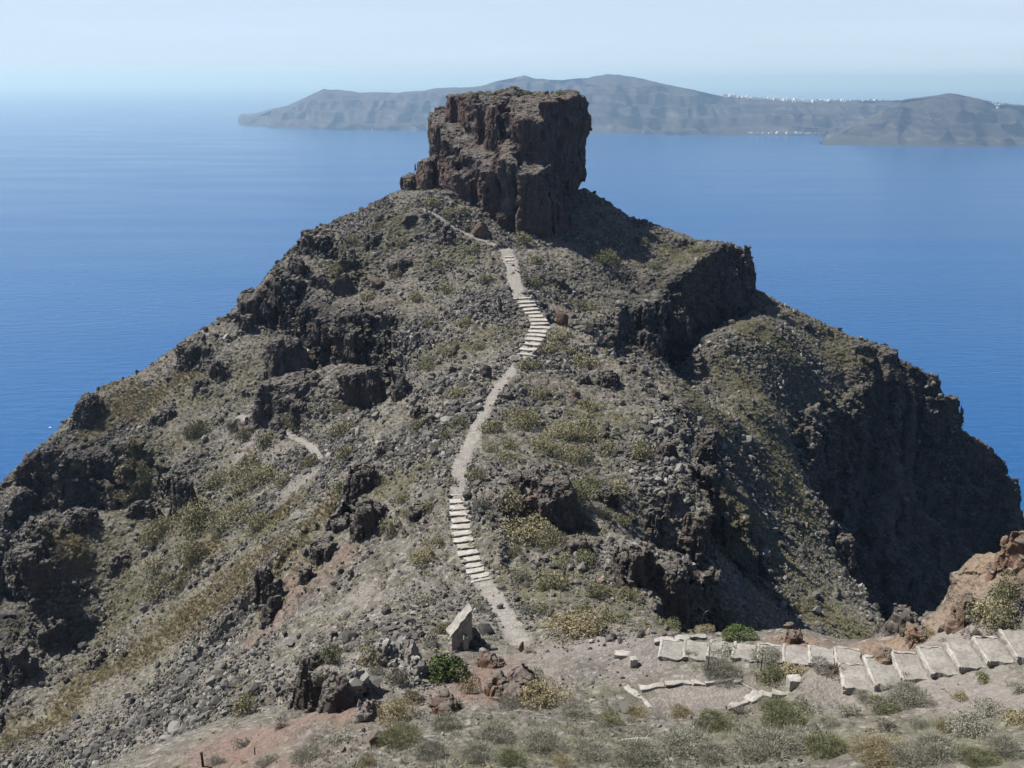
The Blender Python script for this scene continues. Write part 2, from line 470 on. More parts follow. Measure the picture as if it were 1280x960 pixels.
HH = HH.astype(np.float32); CMASK = CMASK.astype(np.float32); PMASK = PMASK.astype(np.float32)
GRX, GRY = np.gradient(HH, H0)
print('relief', round(time.time() - T0, 1))

def height(x, y):
    return bil(HH, np.asarray(x, float), np.asarray(y, float), GX0, GY0, H0)

# ------------------------------------------------------------------ materials
def mat_new(name):
    m = bpy.data.materials.new(name); m.use_nodes = True
    nt = m.node_tree
    b = nt.nodes['Principled BSDF']
    b.inputs['Roughness'].default_value = 0.92
    b.inputs['Specular IOR Level'].default_value = 0.2
    return m, nt, b
def node(nt, t, **kw):
    n = nt.nodes.new(t)
    for k, v in kw.items(): setattr(n, k, v)
    return n
def ramp(nt, fac, stops):
    r = nt.nodes.new('ShaderNodeValToRGB')
    el = r.color_ramp.elements
    while len(el) > 1: el.remove(el[-1])
    el[0].position = stops[0][0]; el[0].color = (*stops[0][1], 1)
    for p, c in stops[1:]:
        e = el.new(p); e.color = (*c, 1)
    nt.links.new(fac, r.inputs[0])
    return r.outputs[0]
def mixrgb(nt, fac, a, b, mode='MIX'):
    m = nt.nodes.new('ShaderNodeMix'); m.data_type = 'RGBA'; m.blend_type = mode
    for sock, v in ((m.inputs['Factor'], fac), (m.inputs['A'], a), (m.inputs['B'], b)):
        if hasattr(v, 'is_output'): nt.links.new(v, sock)
        elif isinstance(v, (int, float)): sock.default_value = v
        else: sock.default_value = (*v, 1)
    return m.outputs['Result']
def noise(nt, vec, scale, detail=4, rough=0.6, out='Fac'):
    n = nt.nodes.new('ShaderNodeTexNoise')
    n.inputs['Scale'].default_value = scale; n.inputs['Detail'].default_value = detail; n.inputs['Roughness'].default_value = rough
    if vec is not None: nt.links.new(vec, n.inputs['Vector'])
    return n.outputs[out]
def voro(nt, vec, scale, out='Color', feature='F1'):
    n = nt.nodes.new('ShaderNodeTexVoronoi'); n.feature = feature
    n.inputs['Scale'].default_value = scale
    if vec is not None: nt.links.new(vec, n.inputs['Vector'])
    return n.outputs[out]
def rng_(nt, v, a, b, c=0.0, d=1.0):
    n = nt.nodes.new('ShaderNodeMapRange')
    nt.links.new(v, n.inputs[0])
    for i, k in enumerate((a, b, c, d)): n.inputs[i + 1].default_value = k
    return n.outputs[0]
def math_(nt, op, a, b=None):
    n = nt.nodes.new('ShaderNodeMath'); n.operation = op
    for i, v in enumerate((a, b)):
        if v is None: continue
        if hasattr(v, 'is_output'): nt.links.new(v, n.inputs[i])
        else: n.inputs[i].default_value = v
    return n.outputs[0]
def gattr(nt, name):
    n = nt.nodes.new('ShaderNodeAttribute'); n.attribute_name = name
    return n.outputs['Fac']
def bump(nt, b, h, strength, dist):
    n = nt.nodes.new('ShaderNodeBump')
    n.inputs['Strength'].default_value = strength; n.inputs['Distance'].default_value = dist
    nt.links.new(h, n.inputs['Height']); nt.links.new(n.outputs[0], b.inputs['Normal'])
    return n
def sepx(nt, v, i):
    s = nt.nodes.new('ShaderNodeSeparateXYZ'); nt.links.new(v, s.inputs[0]); return s.outputs[i]
def scaled(nt, vec, s):
    m = nt.nodes.new('ShaderNodeMapping'); m.inputs['Scale'].default_value = s
    nt.links.new(vec, m.inputs['Vector']); return m.outputs[0]

def terrain_material():
    m, nt, b = mat_new('hillside')
    g = node(nt, 'ShaderNodeNewGeometry')
    pos = g.outputs['Position']
    nzv = sepx(nt, g.outputs['True Normal'], 2)
    big = noise(nt, pos, 0.09, 4)
    mid = noise(nt, pos, 0.55, 5, 0.65)
    fine = noise(nt, pos, 4.0, 4, 0.7)
    soil = ramp(nt, big, [(0.30, (0.085, 0.075, 0.062)), (0.45, (0.125, 0.112, 0.095)), (0.6, (0.160, 0.145, 0.125)), (0.72, (0.100, 0.086, 0.068))])
    soil = mixrgb(nt, rng_(nt, mid, 0.35, 0.7), soil, (0.070, 0.061, 0.050))
    herb = rng_(nt, noise(nt, pos, 0.23, 5, 0.7), 0.48, 0.62, 0.0, 0.65)
    soil = mixrgb(nt, herb, soil, (0.125, 0.118, 0.070))
    stones = voro(nt, pos, 2.6)
    sv = sepx(nt, stones, 0)
    stonecol = ramp(nt, sv, [(0.0, (0.030, 0.027, 0.025)), (0.35, (0.075, 0.068, 0.060)), (0.7, (0.15, 0.138, 0.122)), (1.0, (0.30, 0.28, 0.25))])
    soil = mixrgb(nt, rng_(nt, fine, 0.38, 0.62, 0.0, 0.75), soil, stonecol)
    # rock of the cliffs
    rk = noise(nt, scaled(nt, pos, (0.5, 0.5, 0.12)), 1.0, 6, 0.7)
    rock = ramp(nt, rk, [(0.3, (0.018, 0.016, 0.015)), (0.5, (0.036, 0.032, 0.029)), (0.65, (0.068, 0.060, 0.053)), (0.8, (0.135, 0.122, 0.108))])
    redn = rng_(nt, noise(nt, pos, 0.05, 3), 0.5, 0.68, 0.0, 0.55)
    rock = mixrgb(nt, redn, rock, (0.075, 0.042, 0.031))
    steep = rng_(nt, nzv, 0.62, 0.36)
    col = mixrgb(nt, steep, soil, rock)
    col = mixrgb(nt, math_(nt, 'MULTIPLY', gattr(nt, 'dark'), 0.8), col, rock)  # shaded cliffs pulled towards the rock colour, shade put into colour
    gv = noise(nt, pos, 1.3, 5, 0.7)
    def zone(col, name, c1, c2, k=1.0, lo=0.3, hi=0.6):
        f = math_(nt, 'MULTIPLY', gattr(nt, name), rng_(nt, gv, lo, hi, 0.25, k))
        return mixrgb(nt, f, col, ramp(nt, fine, [(0.3, c1), (0.7, c2)]))
    col = zone(col, 'green', (0.055, 0.053, 0.028), (0.105, 0.098, 0.056), 0.85)
    col = zone(col, 'ochre', (0.11, 0.088, 0.045), (0.18, 0.145, 0.080), 0.85)
    col = zone(col, 'pale', (0.11, 0.10, 0.088), (0.25, 0.235, 0.21), 0.9)
    col = zone(col, 'red', (0.10, 0.066, 0.052), (0.19, 0.135, 0.112), 0.95, 0.2, 0.5)
    col = zone(col, 'tan', (0.115, 0.080, 0.056), (0.22, 0.165, 0.122), 0.95, 0.1, 0.4)
    col = zone(col, 'grey', (0.135, 0.117, 0.105), (0.215, 0.192, 0.176), 0.95, 0.2, 0.5)
    col = zone(col, 'path', (0.16, 0.146, 0.13), (0.29, 0.27, 0.245), 1.0, 0.2, 0.6)
    nt.links.new(col, b.inputs['Base Color'])
    hgt = math_(nt, 'ADD', math_(nt, 'MULTIPLY', fine, 0.7), voro(nt, pos, 5.5, 'Distance'))
    bump(nt, b, hgt, 0.6, 0.12)
    return m
M_TERR = terrain_material()

# ------------------------------------------------------------------ terrain meshing
STROKES = {  # soil zones, dark rock and painted cliff shade: (px, py, radius in m) along strokes on the ground
    'ochre': [(395, 668, 4), (360, 690, 5), (330, 710, 5), (300, 730, 6), (270, 745, 6), (240, 765, 6), (210, 790, 6), (180, 810, 6), (150, 835, 6), (110, 860, 6), (70, 890, 6), (30, 915, 6),
              (230, 470, 5), (180, 505, 6), (140, 505, 6), (120, 530, 4), (220, 650, 4), (90, 690, 3), (160, 620, 4), (350, 640, 3), (410, 640, 2.5), (330, 690, 4), (250, 700, 4)],
    'green': [(920, 480, 7), (900, 540, 7), (960, 600, 9), (960, 680, 8), (1000, 740, 7), (1050, 780, 6), (900, 640, 6), (950, 540, 8), (850, 320, 8), (780, 310, 6), (1050, 430, 8), (960, 430, 8), (1000, 470, 8),
              (330, 340, 5), (440, 320, 6), (500, 280, 6), (560, 320, 6), (620, 420, 5), (560, 440, 6), (700, 560, 6), (760, 520, 6), (680, 500, 4), (500, 600, 4), (700, 740, 5), (760, 740, 4), (320, 590, 6), (250, 660, 6), (660, 720, 3),
              (300, 480, 6), (360, 640, 5), (200, 560, 7), (150, 660, 7), (100, 720, 6), (150, 760, 6), (260, 600, 6), (320, 660, 5), (200, 780, 5), (100, 840, 5), (240, 500, 6), (180, 620, 6), (900, 780, 5), (850, 770, 4), (600, 940, 5), (700, 930, 5), (800, 945, 4), (900, 930, 4), (1000, 890, 4), (1100, 930, 4), (1220, 910, 4)],
    'pale': [(330, 740, 3), (300, 780, 5), (260, 830, 6), (220, 870, 6), (180, 900, 6), (140, 930, 6), (260, 880, 6), (220, 920, 6), (440, 860, 3), (480, 800, 3), (460, 830, 3), (520, 860, 2.2), (840, 700, 3), (830, 600, 4), (840, 540, 4), (850, 640, 3), (790, 560, 4),
             (560, 520, 5), (520, 420, 6), (520, 560, 5), (600, 380, 5), (560, 480, 5), (480, 560, 4), (860, 760, 3)],
    'red': [(330, 925, 3.5), (380, 905, 3.5), (420, 900, 3), (290, 935, 4), (350, 945, 4), (470, 920, 2.5), (620, 830, 2), (600, 850, 2.5), (640, 865, 2.3), (565, 872, 2), (670, 850, 1.6), (340, 772, 3.2), (362, 745, 3), (392, 722, 3), (425, 700, 2.2), (312, 800, 2.6), (285, 825, 2.2), (645, 560, 1),
            (688, 448, 1.6), (710, 390, 2.5), (620, 320, 2), (1272, 690, 2), (1150, 795, 1.5), (660, 640, 2), (1000, 806, 2), (1276, 665, 2), (1085, 812, 1)],
    'grey': [(760, 800, 4), (720, 815, 4), (780, 830, 3), (700, 840, 3), (900, 868, 2.5), (860, 870, 2.2), (1120, 870, 3), (1200, 860, 3), (1040, 870, 3), (1250, 880, 3), (500, 750, 2), (450, 745, 2), (530, 740, 2.2), (1200, 790, 2), (980, 880, 2.5), (340, 570, 4), (380, 600, 4), (310, 560, 4), (420, 860, 1)],
    'tan': [(1276, 672, 2.6), (1250, 705, 2.2), (1236, 735, 2.2), (1205, 770, 2.2), (1180, 785, 1.8), (1150, 797, 1.8), (1120, 806, 1.4), (1090, 815, 1.3), (1000, 802, 1.2), (975, 800, 1.2), (1262, 690, 2)],
    'dark': [(40, 660, 8), (60, 600, 6), (20, 760, 8), (10, 850, 8), (330, 380, 6), (390, 420, 7), (430, 440, 7), (470, 455, 6), (120, 600, 7), (170, 585, 5), (920, 600, 6), (925, 680, 6), (800, 380, 8), (1180, 540, 14), (1150, 620, 16), (1100, 560, 12), (1150, 700, 16), (1220, 640, 14), (1100, 650, 12), (1130, 760, 12), (1200, 720, 14), (830, 400, 10), (900, 380, 6)],  # dark rock with the shade of gulf, hollows and cliffs painted in
}
def stroke_field(name, px, py, d):
    """soil and shade zones as blobs round ground points; looked up in world x,y"""
    return None
def ray_ground(px, py):
    """where the ray of a pixel meets the smooth relief"""
    u = (px - 640) / FOC; v = (py - 480) / FOC
    dy = CP - v * SP; dz = -SP - v * CP
    Y = np.arange(20, 290, 0.25)
    t = Y / dy
    z = CAMZ + dz * t; x = u * t
    hit = np.nonzero(z < height(x, Y))[0]
    k = hit[0] if len(hit) else len(Y) - 1
    return np.array((x[k], Y[k], float(height(x[k], Y[k]))))
ZONES = {}
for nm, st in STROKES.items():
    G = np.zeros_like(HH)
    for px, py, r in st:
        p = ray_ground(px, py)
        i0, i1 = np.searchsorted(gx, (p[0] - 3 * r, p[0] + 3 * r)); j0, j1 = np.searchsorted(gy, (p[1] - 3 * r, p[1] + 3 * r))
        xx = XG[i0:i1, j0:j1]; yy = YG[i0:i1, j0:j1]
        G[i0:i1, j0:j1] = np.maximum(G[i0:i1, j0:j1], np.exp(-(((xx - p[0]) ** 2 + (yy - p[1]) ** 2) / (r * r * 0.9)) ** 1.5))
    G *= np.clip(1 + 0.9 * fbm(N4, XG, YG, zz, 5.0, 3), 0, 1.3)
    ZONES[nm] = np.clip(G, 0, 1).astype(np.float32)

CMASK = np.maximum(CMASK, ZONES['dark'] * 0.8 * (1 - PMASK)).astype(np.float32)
def terr_field(x, y, z):
    """signed field of the ground (negative inside), with crags and ledges on the cliffs"""
    cm = bil(CMASK, x, y, GX0, GY0, H0); pm = bil(PMASK, x, y, GX0, GY0, H0)
    rough = (0.35 + 0.65 * cm) * (1 - 0.9 * pm)
    wx = 1.5 * fbm(N1, x, y, z, 7.0, 2) ; wy = 1.5 * fbm(N2, x, y, z, 7.0, 2)
    # vertical joints and beds
    v, f = cells2(x / 2.6 + 0.25 * wx, y / 2.6 + 0.25 * wy, 5)
    bed = N3(x * 0.04, y * 0.04, z / 2.3 + 0.15 * wx)
    c3, v3 = cells3(x / 3.0 + 0.2 * wx, y / 3.0 + 0.2 * wy, z / 2.2, 71)
    bl = (v - 0.5) * 3.0 + bed * 2.0 + (v3 - 0.5) * 3.0
    bl = bl * (0.3 + 0.7 * smooth(62, 80, y))
    gxx = bil(GRX, x, y, GX0, GY0, H0); gyy = bil(GRY, x, y, GX0, GY0, H0)
    gm = np.sqrt(gxx ** 2 + gyy ** 2) + 1e-6
    k = cm * bl / gm
    x2 = x + rough * (wx + gxx * k); y2 = y + rough * (wy + gyy * k)
    h = bil(HH, x2, y2, GX0, GY0, H0)
    amp = (1 - 0.85 * pm) * (0.55 + 0.45 * smooth(55, 90, y))
    h = h + amp * (0.38 * fbm(N4, x, y, z * 0.7, 3.0, 2))
    return z - h

def zone_mesh(x0, x1, y0, y1, h):
    xs = np.arange(x0, x1 + 1e-6, h); ys = np.arange(y0, y1 + 1e-6, h)
    X2, Y2 = np.meshgrid(xs, ys, indexing='ij')
    H2 = height(X2, Y2)
    r = max(1, int(math.ceil(3.0 / h)))
    lo = H2.copy(); hi = H2.copy()
    for ax in (0, 1):
        l2, h2 = lo.copy(), hi.copy()
        for s in range(1, r + 1):
            sl = [slice(None)] * 2; sr = [slice(None)] * 2
            sl[ax] = slice(s, None); sr[ax] = slice(None, -s)
            sl, sr = tuple(sl), tuple(sr)
            l2[sr] = np.minimum(l2[sr], lo[sl]); l2[sl] = np.minimum(l2[sl], lo[sr])
            h2[sr] = np.maximum(h2[sr], hi[sl]); h2[sl] = np.maximum(h2[sl], hi[sr])
        lo, hi = l2, h2
    lo -= 1.3; hi += 1.3
    z0 = math.floor(lo.min()) - 1; z1 = math.ceil(hi.max()) + 1
    zs = np.arange(z0, z1 + 1e-6, h)
    F = np.empty((len(xs), len(ys), len(zs)), np.float32)
    F[:] = zs[None, None, :] - H2[:, :, None]
    step = max(1, int(2.5e6 / (len(ys) * len(zs))))
    for i in range(0, len(xs), step):
        sub = F[i:i + step]
        m = (zs[None, None, :] > lo[i:i + step, :, None]) & (zs[None, None, :] < hi[i:i + step, :, None])
        a, b, c = np.nonzero(m)
        sub[m] = terr_field(xs[i + a], ys[b], zs[c])
        sub[zs[None, None, :] <= lo[i:i + step, :, None]] = -1
        sub[zs[None, None, :] >= hi[i:i + step, :, None]] = 1
    V, Q = surface_nets(F, (x0, y0, z0), h)
    V, Q = drop_floaters(V, Q)
    px, py, d = project(V)
    ok = (px > -330) & (px < 1610) & (py < 1130)
    return prune(V, Q, ok)

def drop_floaters(V, Q, least=400):
    lab = np.arange(len(V))
    E = np.concatenate((Q[:, :2], Q[:, 1:3], Q[:, 2:4]))
    for _ in range(400):
        a, b_ = lab[E[:, 0]], lab[E[:, 1]]
        d = a != b_
        if not d.any(): break
        lo, hi = np.minimum(a[d], b_[d]), np.maximum(a[d], b_[d])
        o = np.argsort(-lo, kind='stable')
        lab[hi[o]] = lo[o]                 # hook roots onto smaller roots (the smallest is written last)
        while True:
            l2 = lab[lab]
            if (l2 == lab).all(): break
            lab = l2
    cnt = np.bincount(lab, minlength=len(V))
    return prune(V, Q, cnt[lab] >= least)

def prune(V, Q, okv):
    keep = okv[Q].all(1)
    Q = Q[keep]
    used = np.zeros(len(V), bool); used[Q.ravel()] = True
    mp_ = np.cumsum(used) - 1
    return V[used], mp_[Q]

def detail(V, Q, amp):
    N = vert_normals(V, Q)
    x, y, z = V[:, 0].astype(np.float64), V[:, 1].astype(np.float64), V[:, 2].astype(np.float64)
    pm = bil(PMASK, x, y, GX0, GY0, H0)
    f1, v1 = cells3(x / 1.1, y / 1.1, z / 1.1, 3)
    f2, v2 = cells3(x / 0.55 + 7, y / 0.55, z / 0.55, 9)
    cm = bil(CMASK, x, y, GX0, GY0, H0)
    d = (0.30 * (0.5 - f1) * (0.3 + v1) + 0.17 * (0.5 - f2) * (0.3 + v2)) * (1 - 0.8 * cm) + cm * (0.34 * (v1 - 0.5) + 0.2 * (v2 - 0.5)) + 0.10 * fbm(N5, x, y, z, 0.7, 2)
    d = d * amp * (1 - 0.85 * pm)
    return (V + N * d[:, None]).astype(np.float32)

parts = []
for (x0, x1, y0, y1, h) in ((-42, 50, 20, 74, 0.24), (-95, 85, 73, 152, 0.40), (-135, 150, 151, 262, 0.50)):
    V, Q = zone_mesh(x0, x1, y0, y1, h)
    V, Q = subdivide(V, Q)
    V = detail(V, Q, 0.65 if y0 < 30 else 1.25 if y0 < 100 else 1.55)
    parts.append((V, Q))
    print('zone', y0, len(V), len(Q), round(time.time() - T0, 1))
TV = np.concatenate([p[0] for p in parts])
off = np.cumsum([0] + [len(p[0]) for p in parts])
TQ = np.concatenate([p[1] + o for p, o in zip(parts, off)])
TN = vert_normals(TV, TQ)
def ground_mesh(name, V, Q):
    me = np_mesh(name, V, Q)
    x, y = V[:, 0].astype(float), V[:, 1].astype(float)
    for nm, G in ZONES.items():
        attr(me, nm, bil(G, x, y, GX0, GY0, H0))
    attr(me, 'path', bil(PMASK, x, y, GX0, GY0, H0) * (y > 55))
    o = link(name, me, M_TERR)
    return tag(o, kind='structure')
fc = TV[TQ].mean(1).astype(float)
pmf = bil(PMASK, fc[:, 0], fc[:, 1], GX0, GY0, H0) + 0.30 * N2(fc[:, 0] * 0.5, fc[:, 1] * 0.5, fc[:, 0] * 0) + 0.30 * N3(fc[:, 0] * 1.5, fc[:, 1] * 1.5, fc[:, 0] * 0)
onpath = (pmf > 0.5) & (fc[:, 1] > 55)
for nm, sel in (('hillside_terrain', ~onpath), ('footpath', onpath)):
    used = np.zeros(len(TV), bool); used[TQ[sel].ravel()] = True
    mp_ = np.cumsum(used) - 1
    ground_mesh(nm, TV[used], mp_[TQ[sel]])
# the rest of the headland down to the sea, coarser, a little below the detailed ground where both exist
ox = np.arange(-620, 640, 5.0); oy = np.arange(-220, 720, 5.0)
OX, OY = np.meshgrid(ox, oy, indexing='ij')
OZ = tps_eval(TW, pts, OX, OY) + cliff_adj(OX, OY) + 3.0 * fbm(N2, OX, OY, OX * 0, 40, 3)
near = (OX > -140) & (OX < 155) & (OY > 16) & (OY < 266)
OZ = OZ - np.where(near, 14.0, 1.0)
hole = (np.hypot(OX, OY) < 14)
OZ = np.where(hole, np.minimum(OZ, CAMZ - 3.0), OZ)
OZ = np.maximum(OZ, -12)
ni, nj = OX.shape
ii = np.arange(ni * nj).reshape(ni, nj)
oq = np.stack((ii[:-1, :-1], ii[1:, :-1], ii[1:, 1:], ii[:-1, 1:]), -1).reshape(-1, 4)
me = np_mesh('headland', np.stack((OX, OY, OZ), -1).reshape(-1, 3), oq, smooth_shade=True)
tag(link('headland_terrain', me, M_TERR), kind='structure')

# nearest terrain vertex seen at each pixel, for setting things on the ground
px_, py_, d_ = project(TV)
xi_ = np.round(px_ / 2).astype(int); yi_ = np.round(py_ / 2).astype(int)
inside = (xi_ >= 0) & (xi_ < 640) & (yi_ >= 0) & (yi_ < 480) & (d_ > 1)
ids = np.nonzero(inside)[0]
ids = ids[np.argsort(-d_[ids], kind='stable')]
PICK = np.full((480, 640), -1, np.int64)
PICK[yi_[ids], xi_[ids]] = ids
def pick(px, py):
    x = int(px / 2); y = int(py / 2)
    for r in range(1, 12):
        a = PICK[max(0, y - r):y + r + 1, max(0, x - r):x + r + 1].ravel()
        a = a[a >= 0]
        if len(a):
            k = a[np.argmin(d_[a])]
            return TV[k].astype(float), TN[k].astype(float)
    p = ray_ground(px, py)
    return p, np.array((0, 0, 1.0))
print('terrain done', round(time.time() - T0, 1))

# ------------------------------------------------------------------ sea
m, nt, b = mat_new('sea_water')
g = node(nt, 'ShaderNodeNewGeometry')
b.inputs['Base Color'].default_value = (0.004, 0.062, 0.19, 1)
b.inputs['Roughness'].default_value = 0.22
b.inputs['IOR'].default_value = 1.333
b.inputs['Specular IOR Level'].default_value = 0.5
w1 = noise(nt, scaled(nt, g.outputs['Position'], (0.030, 0.085, 0.05)), 1.0, 5, 0.62)
w2 = noise(nt, scaled(nt, g.outputs['Position'], (0.0012, 0.006, 0.01)), 1.0, 3, 0.5)
bump(nt, b, w1, 0.4, 4.0)
rough = rng_(nt, w2, 0.35, 0.65, 0.20, 0.27)
nt.links.new(rough, b.inputs['Roughness'])
M_SEA = m
rad = [0.0] + list(np.geomspace(300, 120000, 40)); na = 96
sv = [(0, 0, 0)] + [(r * math.cos(2 * math.pi * k / na), r * math.sin(2 * math.pi * k / na), 0) for r in rad[1:] for k in range(na)]
st_ = [(0, 1 + k, 1 + (k + 1) % na) for k in range(na)]
sq = [(1 + (i - 1) * na + k, 1 + i * na + k, 1 + i * na + (k + 1) % na, 1 + (i - 1) * na + (k + 1) % na) for i in range(1, len(rad) - 1) for k in range(na)]
tag(link('sea', np_mesh('sea', sv, sq, st_, True), M_SEA), kind='structure')


# ------------------------------------------------------------------ the far island, its houses
def far_ridge(name, rows, seed, depth_step, mat):
    """rows: (px, waterline depth, crest py) from left to right; a cliff face rising from the sea to a crest and a slope behind"""
    rows = np.array(rows, float)
    pxs = np.arange(rows[0, 0], rows[-1, 0] + 0.1, 1.6)
    Yw = np.interp(pxs, rows[:, 0], rows[:, 1]); cy = np.interp(pxs, rows[:, 0], rows[:, 2])
    Yc = Yw + depth_step
    crest = np.array([U(a, b_, c_) for a, b_, c_ in zip(pxs, cy, Yc)])
    crest[:, 2] = np.maximum(crest[:, 2], 3)
    u = (pxs - 640) / FOC
    n = 46
    V = np.zeros((len(pxs), n + 16, 3))
    t = np.linspace(0, 1, n)
    # profile: beach, steep cliff with ledges, gentler top
    prof = np.interp(t, [0, 0.04, 0.25, 0.45, 0.6, 0.8, 1.0], [-0.03, 0.02, 0.26, 0.45, 0.70, 0.90, 1.0])
    for k in range(n):
        Y = Yw + (Yc - Yw) * t[k]
        V[:, k, 0] = (crest[:, 0] / Yc) * Y; V[:, k, 1] = Y
        V[:, k, 2] = crest[:, 2] * prof[k]
    for k in range(16):
        f = (k + 1) / 16
        Y = Yc + f * 2600
        V[:, n + k, 0] = (crest[:, 0] / Yc) * Y; V[:, n + k, 1] = Y
        V[:, n + k, 2] = crest[:, 2] * (1 - f * f) - 12 * f
    x, y, z = V[..., 0].ravel(), V[..., 1].ravel(), V[..., 2].ravel()
    amp = np.tile(np.concatenate((np.sin(np.pi * t) ** 0.6, np.zeros(16) + 0.05)), len(pxs))
    gul = fbm(N1, x + seed * 999 + 0.8 * z, y * 0.2, z * 0.5, 320, 4, 0.65) + 0.5 * np.abs(fbm(N5, x - 0.6 * z, y * 0.2, z * 0.4, 150, 2))
    y = y + amp * (190 * gul + 60 * fbm(N4, x + 50, y * 0.2, z * 0.3, 90, 2))
    led = np.tile(np.concatenate((np.sin(np.pi * t), np.zeros(16))), len(pxs))
    z = np.maximum(z + led * (16 * np.sin(z / 11.0 + 2.0 * fbm(N2, x, y, z, 700, 2)) + 20 * fbm(N3, x, y, z, 160, 3)), -14)
    z = z + np.tile(np.concatenate((np.linspace(0, 1, n) ** 2, np.linspace(1, 0, 16))), len(pxs)) * 7 * fbm(N2, x, y, x * 0, 120, 3)
    Vf = np.stack((x, y, z), 1)
    a = len(pxs); b_ = n + 16
    ii = np.arange(a * b_).reshape(a, b_)
    q = np.stack((ii[:-1, :-1], ii[1:, :-1], ii[1:, 1:], ii[:-1, 1:]), -1).reshape(-1, 4)
    o = link(name, np_mesh(name, Vf, q), mat)
    tag(o, kind='structure')
    return pxs, crest, Yw
m, nt, b = mat_new('far_rock')
g = node(nt, 'ShaderNodeNewGeometry'); pos = g.outputs['Position']
wob = noise(nt, pos, 0.004, 3)
zz_ = math_(nt, 'ADD', sepx(nt, pos, 2), math_(nt, 'MULTIPLY', wob, 90.0))
cmb = node(nt, 'ShaderNodeCombineXYZ'); nt.links.new(math_(nt, 'MULTIPLY', zz_, 0.035), cmb.inputs[2])
nt.links.new(math_(nt, 'MULTIPLY', sepx(nt, pos, 0), 0.0012), cmb.inputs[0])
lay = noise(nt, cmb.outputs[0], 1.0, 4, 0.65)
nb = noise(nt, pos, 0.012, 5, 0.65)
c1 = ramp(nt, lay, [(0.3, (0.014, 0.012, 0.011)), (0.5, (0.032, 0.026, 0.022)), (0.58, (0.11, 0.088, 0.074)), (0.68, (0.025, 0.020, 0.017))])
c1 = mixrgb(nt, rng_(nt, nb, 0.4, 0.62), c1, (0.022, 0.02, 0.017))
flat = rng_(nt, sepx(nt, g.outputs['Normal'], 2), 0.75, 0.95)
c1 = mixrgb(nt, flat, c1, (0.034, 0.031, 0.025))
nt.links.new(c1, b.inputs['Base Color'])
M_FAR = m
ISLE = [(298, 7000, 153), (304, 6980, 149), (312, 6950, 150), (330, 6850, 142), (342, 6800, 138), (360, 6750, 133), (378, 6700, 124), (392, 6650, 117), (405, 6600, 112), (420, 6580, 112.5), (450, 6550, 116), (490, 6500, 116), (525, 6450, 113.5),
        (545, 6420, 110), (600, 6350, 107.5), (638, 6300, 98), (655, 6280, 94), (668, 6250, 98), (700, 6200, 99.5), (735, 6150, 97.5), (760, 6100, 93.5), (790, 6050, 96), (820, 6000, 103), (860, 5950, 111),
        (905, 5900, 121), (960, 5850, 125.5), (1030, 5800, 127.5), (1060, 5800, 127), (1110, 5800, 126), (1180, 5800, 124), (1240, 5800, 129), (1300, 5800, 135), (1400, 5800, 150)]
isle = far_ridge('far_island', ISLE, 1, 620, M_FAR)
CAPE = [(1030, 5000, 177.5), (1040, 4990, 172), (1060, 4960, 162), (1085, 4930, 150), (1105, 4900, 140), (1130, 4880, 126), (1160, 4860, 121), (1182, 4850, 117.5), (1196, 4850, 118.5), (1215, 4850, 122), (1240, 4850, 127.5), (1262, 4870, 131), (1290, 4900, 134), (1340, 4950, 137), (1420, 5000, 146), (1500, 5050, 160)]
cape = far_ridge('far_headland', CAPE, 2, 420, M_FAR)

M_WHITE, nt, b = mat_new('whitewash'); b.inputs['Base Color'].default_value = (0.80, 0.79, 0.76, 1)
nt.links.new(ramp(nt, noise(nt, None, 3.0), [(0.3, (0.70, 0.69, 0.66)), (0.7, (0.82, 0.81, 0.79))]), b.inputs['Base Color'])
def house_mesh(kind):
    V, Q = [], []
    def box(x0, x1, y0, y1, z0, z1):
        k = len(V)
        V.extend([(x0, y0, z0), (x1, y0, z0), (x1, y1, z0), (x0, y1, z0), (x0, y0, z1), (x1, y0, z1), (x1, y1, z1), (x0, y1, z1)])
        for f in ((0, 3, 2, 1), (4, 5, 6, 7), (0, 1, 5, 4), (1, 2, 6, 5), (2, 3, 7, 6), (3, 0, 4, 7)): Q.append([k + i for i in f])
    box(-6, 6, -4, 4, -4, 4)
    if kind == 0:                                # parapet and a stair head
        box(-6.2, 6.2, -4.2, -3.8, 4.01, 4.8); box(1, 4.5, -1, 2.5, 4.01, 6.6)
    elif kind == 1:                              # barrel vault
        n = 8
        k = len(V)
        for yy in (-4, 4):
            for i in range(n + 1):
                a = math.pi * i / n; V.append((5.9 * math.cos(a), yy, 4.01 + 3.0 * math.sin(a)))
        for i in range(n): Q.append([k + i, k + i + 1, k + n + 2 + i, k + n + 1 + i])
        for i in range(1, n - 1, 2):
            Q.append([k, k + i, k + i + 1, k + min(i + 2, n)]); Q.append([k + n + 1, k + n + 1 + min(i + 2, n), k + n + 2 + i, k + n + 1 + i])
    else:
        box(6.01, 12, -3, 3.5, -4, 2.6); box(-4, 2, -2.5, 3, 4.01, 7.0)
    me = np_mesh('house', V, Q); me.materials.append(M_WHITE)
    return me
HM = [house_mesh(k) for k in range(3)]
